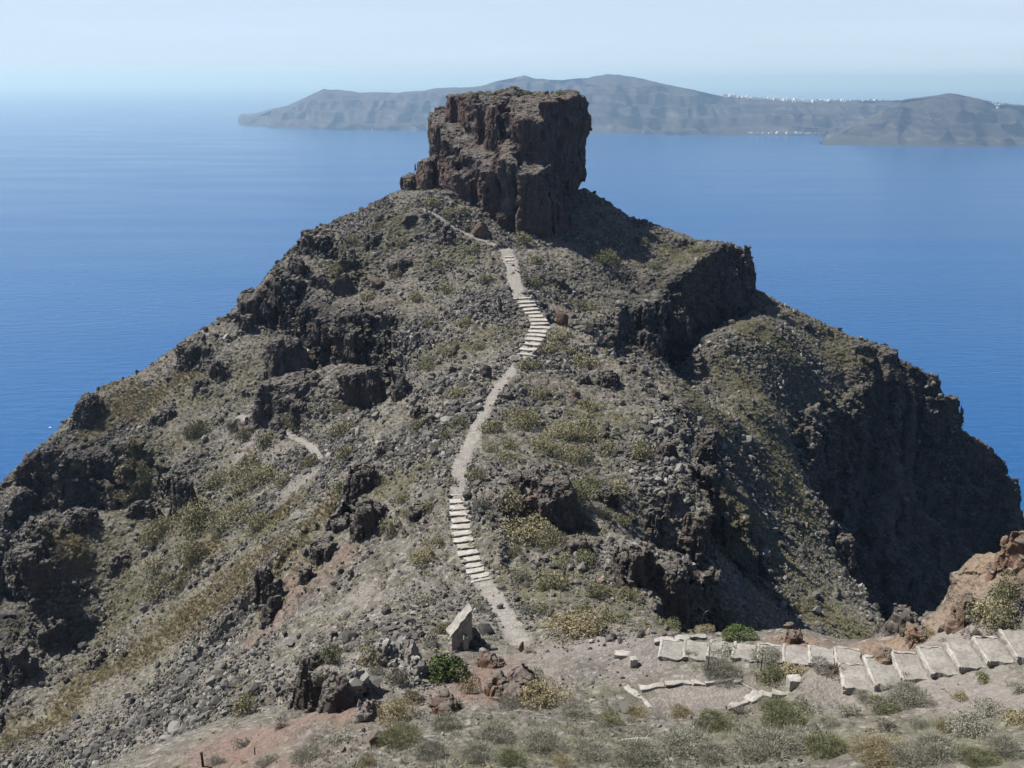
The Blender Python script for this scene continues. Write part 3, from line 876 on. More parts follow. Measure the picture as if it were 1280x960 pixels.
def place_houses(pxl, ridge, lab, grp, up, rnd, sc):
    up = up + 5; sc = sc * 1.25
    pxs, crest, Yw = ridge
    for px, f in pxl:
        k = int(np.argmin(np.abs(pxs - px)))
        c = crest[k]; Y0 = Yw[k]
        Y = Y0 + (c[1] - Y0) * f
        zf = np.interp(f, [0, 0.04, 0.25, 0.45, 0.6, 0.8, 1.0], [0.0, 0.02, 0.26, 0.45, 0.70, 0.90, 1.0])
        o = bpy.data.objects.new('white_house', HM[rnd.randrange(3)]); C.objects.link(o)
        o.location = (c[0] / c[1] * Y + rnd.uniform(-5, 5), Y, c[2] * zf + up)
        o.rotation_euler = (0, 0, rnd.uniform(-0.5, 0.5))
        s = sc * rnd.uniform(0.75, 1.35); o.scale = (s * rnd.uniform(0.8, 1.5), s, s)
        tag(o, lab, 'house', grp)
rr = random.Random(5)
top = [(905 + 4.6 * k + rr.uniform(-2, 2), rr.uniform(0.97, 1.03)) for k in range(18)] + [(905 + 2.7 * k + rr.uniform(-2, 2), rr.uniform(0.95, 1.03)) for k in range(32)] + [(980 + 1.9 * k + rr.uniform(-2, 2), rr.uniform(0.86, 1.02)) for k in range(42)] + [(1055 + 8 * k, rr.uniform(0.93, 1.0)) for k in range(7)]
place_houses(top, isle, 'tiny white house in the village along the crest of the far island', 'white houses of the clifftop village', 5, rr, 0.95)
place_houses([(940 + 6.5 * k + rr.uniform(-3, 3), 0.02) for k in range(8)] + [(995 + 4 * k + rr.uniform(-2, 2), rr.uniform(0.015, 0.05)) for k in range(10)], isle, 'tiny white house by the water below the cliff of the far island', 'white houses at the far landing', 9, rr, 0.8)
place_houses([(1247 + rr.uniform(-4, 6), rr.uniform(0.72, 0.97)) for k in range(9)], cape, 'tiny white house on the slope of the far headland near the frame edge', 'white houses on the far headland', 6, rr, 0.55)

# boats
M_SAIL, nt, b = mat_new('sailcloth'); b.inputs['Base Color'].default_value = (0.8, 0.8, 0.78, 1)
M_HULL, nt, b = mat_new('boat_hull'); b.inputs['Base Color'].default_value = (0.75, 0.75, 0.74, 1); b.inputs['Roughness'].default_value = 0.4
def hull_mesh(L, W, Hh):
    V, Q = [], []
    n = 9
    for i in range(n):
        t = i / (n - 1); x = (t - 0.5) * L
        w = W * 0.5 * (math.sin(math.pi * min(1, 0.28 + 0.72 * (1 - t) ** 0.75 * 1.0)) if t > 0.5 else 0.92)
        w = max(0.02, W * 0.5 * (1 - max(0, (t - 0.45) / 0.55) ** 2.2) * (0.8 + 0.2 * min(1, t * 4)))
        sheer = Hh * (1 + 0.25 * (2 * t - 0.8) ** 2)
        for s, zf, wf in ((-1, 1, 1), (-1, 0.25, 0.8), (0, -0.2, 0), (1, 0.25, 0.8), (1, 1, 1), (0, 0.92, 0)):
            V.append((x, s * w * wf, sheer * zf))
    for i in range(n - 1):
        for k in range(6):
            a = i * 6 + k; c = i * 6 + (k + 1) % 6
            Q.append((a, a + 6, c + 6, c))
    Q.append((0, 1, 2, 3)); Q.append((0, 3, 4, 5)); e = (n - 1) * 6; Q.append((e + 3, e + 2, e + 1, e)); Q.append((e + 5, e + 4, e + 3, e))
    return np_mesh('hull', V, Q)
def thin_tube(name, pts, r, mat, parent, seg=7):
    V, Q = [], []
    pts = [Vector(p) for p in pts]
    rs = r if isinstance(r, (list, tuple)) else [r] * len(pts)
    for i, p in enumerate(pts):
        d = (pts[min(i + 1, len(pts) - 1)] - pts[max(i - 1, 0)]).normalized()
        a = d.orthogonal().normalized(); b2 = d.cross(a)
        for k in range(seg):
            t = 2 * math.pi * k / seg
            V.append(p + (a * math.cos(t) + b2 * math.sin(t)) * rs[i])
    for i in range(len(pts) - 1):
        for k in range(seg):
            c = (k + 1) % seg
            Q.append((i * seg + k, i * seg + c, (i + 1) * seg + c, (i + 1) * seg + k))
    T = []
    V.append(pts[0]); V.append(pts[-1]); e = (len(pts) - 1) * seg; n = len(V)
    for k in range(seg):
        c = (k + 1) % seg
        T.append((n - 2, c, k)); T.append((n - 1, e + k, e + c))
    return link(name, np_mesh(name, [tuple(v) for v in V], Q, T, True), mat, parent)
def sea_point(px, py):
    v = (py - 480) / FOC; u = (px - 640) / FOC
    t = CAMZ / (SP + v * CP)
    return (u * t, t * (CP - v * SP), 0.0)
p = sea_point(465, 163)
sb = empty('sailing_boat', (p[0], p[1], 0.0), R(70))
tag(sb, 'tiny white sailing boat with its sails up, off the far island', 'sailing boat')
link('hull', hull_mesh(16, 4.6, 1.6), M_HULL, sb)
thin_tube('mast', [(1, 0, 1), (1, 0, 22)], 0.16, M_HULL, sb)
def sail(name, a, b_, c_, bow):
    V, Q = [], []; n = 6
    a, b_, c_ = Vector(a), Vector(b_), Vector(c_)
    for side in (0, 0.05):
        for i in range(n + 1):
            for j in range(n + 1):
                s = i / n; t = j / n * (1 - s)
                q = a + (b_ - a) * s + (c_ - a) * t
                V.append((q.x, q.y + bow * math.sin(math.pi * s) * math.sin(math.pi * min(1, j / n)) + side, q.z))
    m_ = n + 1
    for o_ in (0, m_ * m_):
        for i in range(n):
            for j in range(n): Q.append((o_ + i * m_ + j, o_ + (i + 1) * m_ + j, o_ + (i + 1) * m_ + j + 1, o_ + i * m_ + j + 1))
    return link(name, np_mesh(name, V, Q), M_SAIL, sb)
sail('mainsail', (0.7, 0, 2.5), (0.7, 0, 21), (-7, 0.6, 2.5), 0.8)
sail('jib', (1.4, 0, 2.2), (1.3, 0, 18), (7.4, 0.4, 2.2), 0.7)
p = sea_point(63, 535)
mb = empty('motor_boat', p, R(-30)); tag(mb, 'tiny white motor boat on the sea off the left slope', 'boat')
link('hull', hull_mesh(6.5, 2.3, 0.9), M_HULL, mb); mb.scale = (0.6, 0.6, 0.6)
V, Q = [], []
for z_, sx, sy, xo in ((0.7, 1.1, 0.75, 0), (1.4, 1.0, 0.65, 0), (1.9, 0.7, 0.55, -0.2)):
    V += [(xo - sx, -sy, z_), (xo + sx, -sy, z_), (xo + sx, sy, z_), (xo - sx, sy, z_)]
for i in range(2):
    for k in range(4): Q.append((i * 4 + k, i * 4 + (k + 1) % 4, i * 4 + 4 + (k + 1) % 4, i * 4 + 4 + k))
Q.append((8, 9, 10, 11))
link('cabin', np_mesh('cabin', V, Q), M_HULL, mb)

# ------------------------------------------------------------------ haze
hz, nt, b = mat_new('haze_air')
nt.nodes.remove(b)
pv = nt.nodes.new('ShaderNodeVolumePrincipled')
pv.inputs['Color'].default_value = (0.44, 0.67, 1.0, 1)
pv.inputs['Absorption Color'].default_value = (0.26, 0.40, 0.95, 1)
pv.inputs['Density'].default_value = 0.95e-4
pv.inputs['Anisotropy'].default_value = 0.2
nt.links.new(pv.outputs[0], nt.nodes['Material Output'].inputs['Volume'])
X_ = 130000.0
hv = [(sx * X_, sy * X_, z_) for z_ in (-21.0, 470.0) for sx, sy in ((-1, -1), (1, -1), (1, 1), (-1, 1))]
hq = [(0, 3, 2, 1), (4, 5, 6, 7), (0, 1, 5, 4), (1, 2, 6, 5), (2, 3, 7, 6), (3, 0, 4, 7)]
tag(link('haze', np_mesh('haze', hv, hq), hz), kind='stuff')

# ------------------------------------------------------------------ rock: the butte, crags, boulders
def rock_material(name, dark, mid_, light, red, redk, zs=0.16):
    m, nt, b = mat_new(name)
    g = node(nt, 'ShaderNodeNewGeometry'); pos = g.outputs['Position']
    st = noise(nt, scaled(nt, pos, (0.8, 0.8, zs)), 1.0, 6, 0.7)
    col = ramp(nt, st, [(0.28, dark), (0.5, mid_), (0.68, light), (0.8, tuple(min(0.4, c * 1.5) for c in light))])
    rn = noise(nt, scaled(nt, pos, (0.16, 0.16, 0.10)), 1.0, 4)
    col = mixrgb(nt, rng_(nt, rn, 0.36, 0.62, 0.0, redk), col, mixrgb(nt, noise(nt, pos, 2.0, 4, 0.7), tuple(c * 0.6 for c in red), tuple(c * 1.35 for c in red)))
    top = rng_(nt, sepx(nt, g.outputs['True Normal'], 2), 0.55, 0.85)
    fine = noise(nt, pos, 3.5, 4, 0.7)
    col = mixrgb(nt, math_(nt, 'MULTIPLY', top, 0.85), col, ramp(nt, fine, [(0.3, (0.060, 0.054, 0.046)), (0.55, (0.12, 0.108, 0.093)), (0.75, (0.22, 0.20, 0.175))]))
    nt.links.new(col, b.inputs['Base Color'])
    bump(nt, b, math_(nt, 'ADD', fine, voro(nt, pos, 2.2, 'Distance')), 0.6, 0.18)
    return m
M_BUTTE = rock_material('butte_rock', (0.026, 0.019, 0.017), (0.060, 0.048, 0.042), (0.145, 0.128, 0.114), (0.088, 0.046, 0.034), 0.7)
M_CRAG = rock_material('crag_rock', (0.026, 0.023, 0.022), (0.055, 0.049, 0.044), (0.12, 0.108, 0.096), (0.075, 0.050, 0.038), 0.4)
M_RED = rock_material('red_rock', (0.055, 0.034, 0.026), (0.105, 0.066, 0.050), (0.19, 0.135, 0.105), (0.125, 0.068, 0.043), 0.7)
M_ORANGE = rock_material('orange_rock', (0.08, 0.053, 0.037), (0.14, 0.098, 0.070), (0.24, 0.185, 0.14), (0.16, 0.090, 0.056), 0.6)
M_PALE = rock_material('pale_rock', (0.12, 0.11, 0.10), (0.22, 0.205, 0.185), (0.36, 0.34, 0.31), (0.24, 0.18, 0.14), 0.4)

def prism_sd(P, x, y):
    d = np.full(x.shape, 1e9); ins = np.zeros(x.shape, bool)
    n = len(P)
    for k in range(n):
        a, b_ = P[k], P[(k + 1) % n]; e = b_ - a
        t = np.clip(((x - a[0]) * e[0] + (y - a[1]) * e[1]) / (e @ e), 0, 1)
        d = np.minimum(d, np.hypot(x - a[0] - t * e[0], y - a[1] - t * e[1]))
        c = (a[1] > y) != (b_[1] > y)
        xi = a[0] + (y - a[1]) / (b_[1] - a[1] + 1e-12) * e[0]
        ins ^= c & (x < xi)
    return np.where(ins, -d, d)

def rock_from_prisms(name, prisms, h, mat, warp=1.0, col=2.4, seed=0, sub=1, dmp=1.0):
    """prisms: dict(P footprint (n,2), top (z0, dzdx, dzdy, cx, cy), bot, lean)"""
    allP = np.concatenate([p['P'] for p in prisms])
    x0, y0 = allP.min(0) - 4; x1, y1 = allP.max(0) + 4
    z0 = min(p['bot'] for p in prisms) - 2; z1 = max(p['top'][0] + 8 for p in prisms)
    xs = np.arange(x0, x1, h); ys = np.arange(y0, y1, h); zs = np.arange(z0, z1, h)
    F = np.full((len(xs), len(ys), len(zs)), 9.0, np.float32)
    def field(x, y, z):
        wx = fbm(N1, x + seed * 31, y, z, 6.0, 3); wy = fbm(N2, x, y + seed * 17, z, 6.0, 3)
        v, f1 = cells2(x / col + 0.3 * wx, y / col + 0.3 * wy, 21 + seed)
        v2, f2 = cells2(x / (col * 0.45), y / (col * 0.45) + 0.2 * wx, 57 + seed)
        bed = N3(x * 0.05, y * 0.05, z / 3.4 + 0.35 * wy)
        c3, v3 = cells3(x / (col * 0.9) + 0.3 * wx, y / (col * 0.9) + 0.3 * wy, z / (col * 0.8), 91 + seed)
        bl = warp * ((v3 - 0.5) * 0.8 + (v - 0.5) * 2.5 + (v2 - 0.5) * 0.6 + 0.75 * bed + 0.5 * N4(x / 1.7, y / 1.7, z / 1.7))
        xx = x + 1.0 * warp * wx; yy = y + 1.0 * warp * wy
        out = np.full(x.shape, 9.0)
        for p in prisms:
            le = p.get('lean', 0.0)
            tz, sx, sy, ccx, ccy = p['top']
            topz = tz + sx * (xx - ccx) + sy * (yy - ccy) + warp * (0.7 * (v2 - 0.5) + 0.9 * fbm(N5, x, y, z * 0, 5.0, 2))
            s = prism_sd(p['P'], xx, yy) + bl + le * (z - tz)
            d = np.maximum(np.maximum(s, z - topz), p['bot'] - z)
            r = 0.6
            hh = np.clip(0.5 + 0.5 * (out - d) / r, 0, 1)
            out = out * (1 - hh) + d * hh - r * hh * (1 - hh)
        return out
    step = max(1, int(1.5e6 / (len(ys) * len(zs))))
    for i in range(0, len(xs), step):
        X, Y, Z = np.meshgrid(xs[i:i + step], ys, zs, indexing='ij')
        rough_d = np.full(X.shape, 9.0)
        for p in prisms:
            tz, sx, sy, ccx, ccy = p['top']
            d = np.maximum(np.maximum(prism_sd(p['P'], X[:, :, 0], Y[:, :, 0])[:, :, None] + p.get('lean', 0.0) * (Z - tz), Z - (tz + sx * (X - ccx) + sy * (Y - ccy))), p['bot'] - Z)
            rough_d = np.minimum(rough_d, d)
        m_ = np.abs(rough_d) < 4.2 * max(warp, 0.35)
        out = np.where(rough_d > 0, 9.0, -9.0)
        out[m_] = field(X[m_], Y[m_], Z[m_])
        F[i:i + step] = out
    F[0] = 9; F[-1] = 9; F[:, 0] = 9; F[:, -1] = 9; F[:, :, 0] = 9; F[:, :, -1] = 9
    V, Q = surface_nets(F, (x0, y0, z0), h)
    V, Q = drop_floaters(V, Q, min(300, len(V) // 4))
    for _ in range(sub): V, Q = subdivide(V, Q)
    Nn = vert_normals(V, Q)
    x, y, z = V.T.astype(np.float64)
    f1, v1 = cells3(x / 1.1, y / 1.1, z / 1.4, 33)
    f2, v2 = cells3(x / 0.5, y / 0.5, z / 0.6, 39)
    V = V + Nn * (dmp * (0.34 * (v1 - 0.5) + 0.20 * (v2 - 0.5) + 0.06 * N5(x / 0.5, y / 0.5, z / 0.5)))[:, None]
    return np_mesh(name, V, Q), V, Nn, Q

def foot(*pp): return np.array([U(px, 300, Y)[:2] for px, Y in pp])   # x is near enough independent of py here
def footp(py, *pp): return np.array([U(px, py, Y)[:2] for px, Y in pp])
def topz(px, py, Y): return U(px, py, Y)[2]
BP = []
cxy = U(650, 130, 228)[:2]
# four blocks parted by clefts: a prow towards the path, faces running back left and right
def tb(py, x, Y): return U(x, py, Y)
BP.append(dict(P=footp(130, (564, 231), (592, 221.5), (605, 240), (574, 247)), top=(topz(575, 121, 232), 0.05, 0.03, U(575, 121, 232)[0], 232), bot=CAMZ - 42, lean=0.04))
BP.append(dict(P=footp(130, (595, 220), (626, 212.5), (640, 240), (608, 247)), top=(topz(612, 127, 224), 0.0, 0.07, U(612, 127, 224)[0], 224), bot=CAMZ - 42, lean=0.03))
BP.append(dict(P=footp(130, (629, 212), (650, 209), (678, 210), (684, 224), (688, 244), (645, 246)), top=(topz(655, 142, 214), 0.0, 0.16, cxy[0], 214), bot=CAMZ - 42, lean=0.03))
BP.append(dict(P=footp(130, (682, 212), (704, 219), (729, 230), (727, 244), (694, 249), (686, 230)), top=(topz(705, 121, 230), -0.06, 0.03, U(705, 121, 230)[0], 230), bot=CAMZ - 42, lean=-0.09))
BP.append(dict(P=footp(118, (598, 236), (650, 238), (650, 246), (600, 246)), top=(topz(625, 113.5, 240), 0, 0, 0, 0), bot=CAMZ - 12, lean=0.3))
BP.append(dict(P=footp(118, (690, 234), (722, 236), (718, 246), (690, 246)), top=(topz(700, 115.5, 238), 0.05, 0, U(700, 113, 238)[0], 0), bot=CAMZ - 12, lean=0.3))
# swelling of the right face, undercut below
BP.append(dict(P=footp(190, (690, 217), (730, 227), (733, 233), (728, 245), (700, 246)), top=(topz(720, 150, 228), 0, 0, 0, 0), bot=CAMZ - 34, lean=-0.14))
# ledge on the left below the upper face
BP.append(dict(P=footp(200, (540, 229), (556, 219), (585, 211), (612, 207.5), (634, 206.5), (640, 222), (560, 242), (543, 240)),
               top=(topz(585, 186, 214), -0.10, 0.28, U(585, 186, 214)[0], 214), bot=CAMZ - 44, lean=0.10))
# front pillars
BP.append(dict(P=footp(230, (624, 203), (642, 202.5), (643, 212), (624, 212)), top=(topz(633, 192, 206), 0, 0.3, 0, 206), bot=CAMZ - 44, lean=0.05))
BP.append(dict(P=footp(230, (648, 200.5), (672, 199.5), (686, 204), (686, 216), (646, 214)), top=(topz(662, 206, 205), 0, 0.2, 0, 205), bot=CAMZ - 46, lean=0.07))
BP.append(dict(P=footp(250, (680, 205), (700, 210), (706, 218), (690, 220)), top=(topz(690, 245, 210), -0.8, 0.2, U(690, 245, 210)[0], 210), bot=CAMZ - 46, lean=0.2))
BP.append(dict(P=footp(220, (555, 213), (571, 210.5), (574, 216), (556, 220)), top=(topz(563, 196, 213), 0, 0.2, 0, 213), bot=CAMZ - 44, lean=0.06))
BP.append(dict(P=footp(230, (573, 208.5), (587, 207), (590, 213), (574, 214)), top=(topz(580, 217, 209), 0, 0.2, 0, 209), bot=CAMZ - 44, lean=0.08))
BP.append(dict(P=footp(230, (598, 206.5), (620, 205.5), (622, 212), (600, 213)), top=(topz(610, 207, 207), 0, 0.25, 0, 207), bot=CAMZ - 44, lean=0.08))
# left shoulder blocks
BP.append(dict(P=footp(220, (519, 224), (540, 220), (545, 232), (522, 232)), top=(topz(530, 203, 224), 0.15, 0, U(530, 203, 224)[0], 0), bot=CAMZ - 42, lean=0.10))
BP.append(dict(P=footp(230, (506, 226), (517, 224), (522, 231), (508, 232)), top=(topz(512, 221, 226), 0.1, 0, U(512, 221, 226)[0], 0), bot=CAMZ - 42, lean=0.12))
me, BV, BN, BQ = rock_from_prisms('rock_butte', BP, 0.34, M_BUTTE, 0.85, 3.3, 0, 1, 0.8)
ob = link('rock_butte', me, M_BUTTE)
tag(ob, 'massive flat-topped dark reddish lava rock with sheer sides crowning the ridge', 'rock formation')
print('butte', round(time.time() - T0, 1))

def crag(px, py, w, hgt, label, name='rock_outcrop', cat='rock outcrop', mat=None, depth=None, tilt=0.0, seed=0, warp=0.5, col=1.6, h=None):
    """a crag whose base shows at (px, py+hgt/2), w x hgt pixels"""
    p, n = pick(px, py + hgt * 0.42)
    sc = project(p[None, :])[2][0] / FOC
    W = w * sc; Hh = hgt * sc * 0.95; D = depth or W * 0.75
    k = random.Random(seed + int(px))
    prs = []
    nb_ = 7 if W > 3 else 5
    for i in range(nb_):
        a0 = k.uniform(0, 6.28); rr_ = math.sqrt(k.random()) * 0.30 if i else 0.0
        ccx = p[0] + W * rr_ * math.cos(a0); ccy = p[1] + 0.42 * D + D * rr_ * math.sin(a0)
        rx = W * (0.34 if i == 0 else k.uniform(0.14, 0.26)); ry = D * (0.36 if i == 0 else k.uniform(0.15, 0.28))
        m_ = k.randint(4, 6); ph = k.uniform(0, 6.28)
        P = [(ccx + rx * k.uniform(0.8, 1.2) * math.cos(ph + 2 * math.pi * q / m_), ccy + ry * k.uniform(0.8, 1.2) * math.sin(ph + 2 * math.pi * q / m_)) for q in range(m_)]
        hz_ = Hh * (0.86 if i == 0 else k.uniform(0.35, 0.95)) + 0.25 * (ccy - p[1] - 0.42 * D)
        prs.append(dict(P=np.array(P), top=(p[2] + hz_, tilt + k.uniform(-0.35, 0.35), k.uniform(0.0, 0.5), ccx, ccy), bot=p[2] - 2.5, lean=k.uniform(0.10, 0.32)))
    me, _, _, _ = rock_from_prisms(name, prs, h or max(0.13, min(0.34, W / 28)), mat or M_CRAG, warp * min(1.3, max(0.3, W / 5)), col * min(1.2, max(0.35, W / 6)), seed)
    o = link(name, me, mat or M_CRAG)
    return tag(o, label, cat)

crag(449, 486, 58, 56, 'big tawny-topped block standing in front of the shaded cliff hollow, left slope', seed=1)
crag(352, 446, 54, 52, 'tawny knob with dark undercut left side, between two hollows of the left slope', seed=2)
crag(352, 500, 92, 46, 'long low grey crag above the little side trail', seed=3)
crag(322, 386, 52, 36, 'dark crag on the left skyline with the sea right behind it', seed=4)
crag(385, 300, 30, 30, 'dark skyline crag at the upper end of the left crest', seed=5)
crag(370, 330, 22, 26, 'narrow skyline crag just below the uppermost one on the left crest', seed=25)
crag(238, 440, 46, 34, 'rounded dark crag low on the left skyline above the grassy shelf', seed=6)
crag(275, 463, 30, 18, 'low dark ledge under the rounded crag of the left skyline', seed=7)
crag(106, 512, 34, 42, 'isolated dark stack standing on the left skyline with grass on its shoulder', seed=8)
crag(228, 618, 30, 46, 'black fin of rock dropping beside the cushion shrubs of the left slope', seed=9, depth=3)
crag(690, 628, 66, 52, 'dark red rock face in the middle of the path ridge, above a wide shrub', seed=10)
crag(798, 712, 40, 52, 'dark crag at the lower right end of the path ridge', seed=11)
crag(885, 560, 32, 50, 'jagged dark crag on the right brink of the path ridge', seed=12)
crag(840, 735, 40, 60, 'tall crag at the foot of the right brink, beside a triangular shadow', seed=13)
crag(455, 650, 26, 46, 'dark broken crag on the left brink of the path ridge', seed=14)
crag(908, 352, 34, 34, 'overhanging dark snout at the right end of the upper shoulder', seed=15)
crag(520, 222, 10, 14, 'small dark knob beside the butte on its left', seed=16)
crag(1112, 452, 36, 26, 'dark crag at the top of the far right skyline', seed=17)
crag(1268, 612, 30, 24, 'last dark crag low on the right skyline', seed=18)
crag(1135, 775, 24, 26, 'dark knob at the tip of the green scree slope, by the black gulf', seed=19)
print('crags', round(time.time() - T0, 1))

def boulder_mesh(seed, sub=3, cuts=14, flat=0.8):
    import bmesh
    bm = bmesh.new(); bmesh.ops.create_icosphere(bm, subdivisions=sub, radius=1.0)
    k = np.random.default_rng(seed)
    co = np.array([v.co for v in bm.verts])
    co *= np.array((1.0, k.uniform(0.7, 1.0), flat * k.uniform(0.75, 1.1)))
    for _ in range(cuts):
        n = k.normal(size=3); n /= np.linalg.norm(n); d = k.uniform(0.36, 0.72)
        s = co @ n - d
        co = co - np.maximum(s, 0)[:, None] * n
    co = co + 0.05 * np.stack([N1(co[:, 0] * 2.5 + seed, co[:, 1] * 2.5, co[:, 2] * 2.5), N2(co[:, 0] * 2.5, co[:, 1] * 2.5 + seed, co[:, 2] * 2.5), N3(co[:, 0] * 2.5, co[:, 1] * 2.5, co[:, 2] * 2.5 + seed)], 1)
    for v, c in zip(bm.verts, co): v.co = c
    me = bpy.data.meshes.new('boulder'); bm.to_mesh(me); bm.free()
    return me
BM = [boulder_mesh(100 + k, 3, 22, 0.75) for k in range(10)]
BMM = {}
def boulder(px, py, w, hgt, label, mat=None, seed=0, name='boulder', group=None, p=None):
    mat = mat or M_CRAG
    key = (seed % 10, mat.name)
    if key not in BMM:
        mm = BM[seed % 10].copy(); mm.materials.append(mat); BMM[key] = mm
    if p is None: p, _ = pick(px, py + hgt * 0.35)
    sc = project(p[None, :])[2][0] / FOC
    o = bpy.data.objects.new(name, BMM[key]); C.objects.link(o)
    k = random.Random(seed * 7 + int(px))
    a = 0.62 * w * sc; c_ = 0.66 * hgt * sc
    o.scale = (a, a * 0.8, c_ * 1.25)
    o.location = (p[0], p[1] + 0.3 * a, p[2] + 0.35 * c_)
    o.rotation_euler = (k.uniform(-.25, .25), k.uniform(-.25, .25), k.uniform(-0.7, 0.7))
    return tag(o, label, 'boulder', group)
boulder(601, 286, 26, 24, 'reddish brown boulder beside the trail fork below the butte', M_RED, 1)
boulder(428, 358, 44, 34, 'big dark wedge boulder high on the left slope', None, 2)
boulder(481, 402, 40, 20, 'dark slab boulder with pale edge above the cliff hollow', None, 6)
boulder(471, 352, 24, 20, 'brown boulder just right of the big dark wedge', M_RED, 4)
boulder(511, 271, 36, 18, 'dark leaning slab beside the small trail under the butte', None, 5)
boulder(700, 396, 28, 26, 'rusty upright boulder on the right of the upper stairs', M_RED, 6)
boulder(735, 410, 20, 20, 'dark angular boulder downhill of the rusty one by the upper stairs', None, 7)
boulder(628, 379, 9, 26, 'thin standing stone on the left of the upper stairs', None, 8)
boulder(446, 326, 8, 22, 'thin standing stone alone high on the left slope', None, 9)
boulder(472, 923, 42, 24, 'flat pinkish boulder on the red soil in front', M_RED, 0)
boulder(650, 806, 8, 20, 'small dark red upright rock at the lower end of the dirt footpath', M_RED, 1)
boulder(827, 930, 24, 18, 'dark boulder half hidden in silvery scrub in front', None, 2)
boulder(1017, 908, 20, 14, 'dark flat stone among the scrub below the wide steps', None, 3)
boulder(255, 410, 9, 9, 'small round black boulder on the left skyline', None, 4)
boulder(121, 483, 8, 9, 'little dark boulder on the skyline above the isolated stack', None, 5)
boulder(168, 462, 8, 8, 'little dark boulder midway along the left skyline', None, 6)
boulder(180, 478, 13, 8, 'pale stone lying on the grassy shelf near the left skyline', M_PALE, 7)
boulder(605, 462, 24, 18, 'dark boulder at the left edge of the path above its bend', None, 8)
boulder(718, 492, 20, 16, 'dark red boulder on the ridge right of the path', M_RED, 9)
boulder(530, 268, 14, 8, 'small dark rock lying on the trail under the butte', None, 1)
boulder(783, 435, 14, 9, 'rust coloured flat rock on the brink right of the upper stairs', M_RED, 2)
boulder(1121, 914, 13, 9, 'white stone on the ground among the front scrub', M_PALE, 3)
boulder(610, 895, 12, 8, 'whitish stone on the red ledge in front of the ruin', M_PALE, 4)


# ------------------------------------------------------------------ plants
def leaf_material(name, c1, c2, c3):
    m, nt, b = mat_new(name)
    oi = node(nt, 'ShaderNodeObjectInfo')
    t = gattr(nt, 'tint')
    f = math_(nt, 'ADD', math_(nt, 'MULTIPLY', t, 0.75), math_(nt, 'MULTIPLY', oi.outputs['Random'], 0.25))
    nt.links.new(ramp(nt, f, [(0.0, c1), (0.5, c2), (1.0, c3)]), b.inputs['Base Color'])
    b.inputs['Roughness'].default_value = 0.8
    return m
M_OLIVE = leaf_material('olive_leaves', (0.10, 0.092, 0.050), (0.205, 0.187, 0.105), (0.33, 0.30, 0.19))
M_GREEN = leaf_material('green_leaves', (0.065, 0.068, 0.032), (0.125, 0.128, 0.064), (0.20, 0.20, 0.11))
M_GREY = leaf_material('silvery_leaves', (0.10, 0.097, 0.072), (0.195, 0.188, 0.145), (0.31, 0.30, 0.24))
M_DRY = leaf_material('dry_stems', (0.13, 0.105, 0.055), (0.22, 0.185, 0.10), (0.33, 0.28, 0.17))
M_BROWN = leaf_material('dead_twigs', (0.07, 0.06, 0.05), (0.13, 0.11, 0.09), (0.21, 0.185, 0.155))
M_FIG = leaf_material('bright_green_leaves', (0.03, 0.042, 0.014), (0.062, 0.085, 0.026), (0.12, 0.145, 0.05))
M_STEM, nt, b = mat_new('woody_stem'); nt.links.new(ramp(nt, noise(nt, None, 6.0), [(0.3, (0.05, 0.04, 0.03)), (0.7, (0.11, 0.09, 0.07))]), b.inputs['Base Color'])

def cushion_arrays(n, leaf, seed, lumps=5, flat=0.75, spiky=0.0):
    """leaf quads spread through a lumpy cushion of radius 1"""
    k = np.random.default_rng(seed)
    ld = k.normal(size=(lumps, 3)); ld[:, 2] = np.abs(ld[:, 2]) * 0.7; ld /= np.linalg.norm(ld, axis=1, keepdims=True)
    lr = k.uniform(0.34, 0.58, lumps)
    lc = ld * k.uniform(0.35, 0.62, lumps)[:, None]
    w = lr ** 2; li = k.choice(lumps, n, p=w / w.sum())
    d = k.normal(size=(n, 3)); d[:, 2] += 0.35; d /= np.linalg.norm(d, axis=1, keepdims=True)
    r = k.uniform(0.55, 1.0, n) ** 0.6
    p = lc[li] + d * (lr[li] * r)[:, None]
    p[:, 2] = np.abs(p[:, 2]) * flat
    nrm = d + 0.7 * k.normal(size=(n, 3)); nrm /= np.linalg.norm(nrm, axis=1, keepdims=True)
    a = np.cross(nrm, k.normal(size=(n, 3))); a /= np.linalg.norm(a, axis=1, keepdims=True)
    if spiky: 
        a = d * spiky + a * (1 - spiky); a /= np.linalg.norm(a, axis=1, keepdims=True)
    b_ = np.cross(nrm, a); b_ /= np.maximum(np.linalg.norm(b_, axis=1, keepdims=True), 1e-6)
    s = leaf * k.uniform(0.6, 1.3, n)[:, None]
    asp = 0.5 if not spiky else 0.3 if spiky < 0.6 else 0.13
    V = np.stack((p - a * s, p + b_ * s * asp, p + a * s, p - b_ * s * asp), 1).reshape(-1, 3)
    tint = np.repeat(np.clip(k.uniform(0.15, 0.85, n) + 0.25 * (k.random(lumps)[li] - 0.5), 0, 1), 4)
    return V, np.arange(4 * n).reshape(n, 4), tint
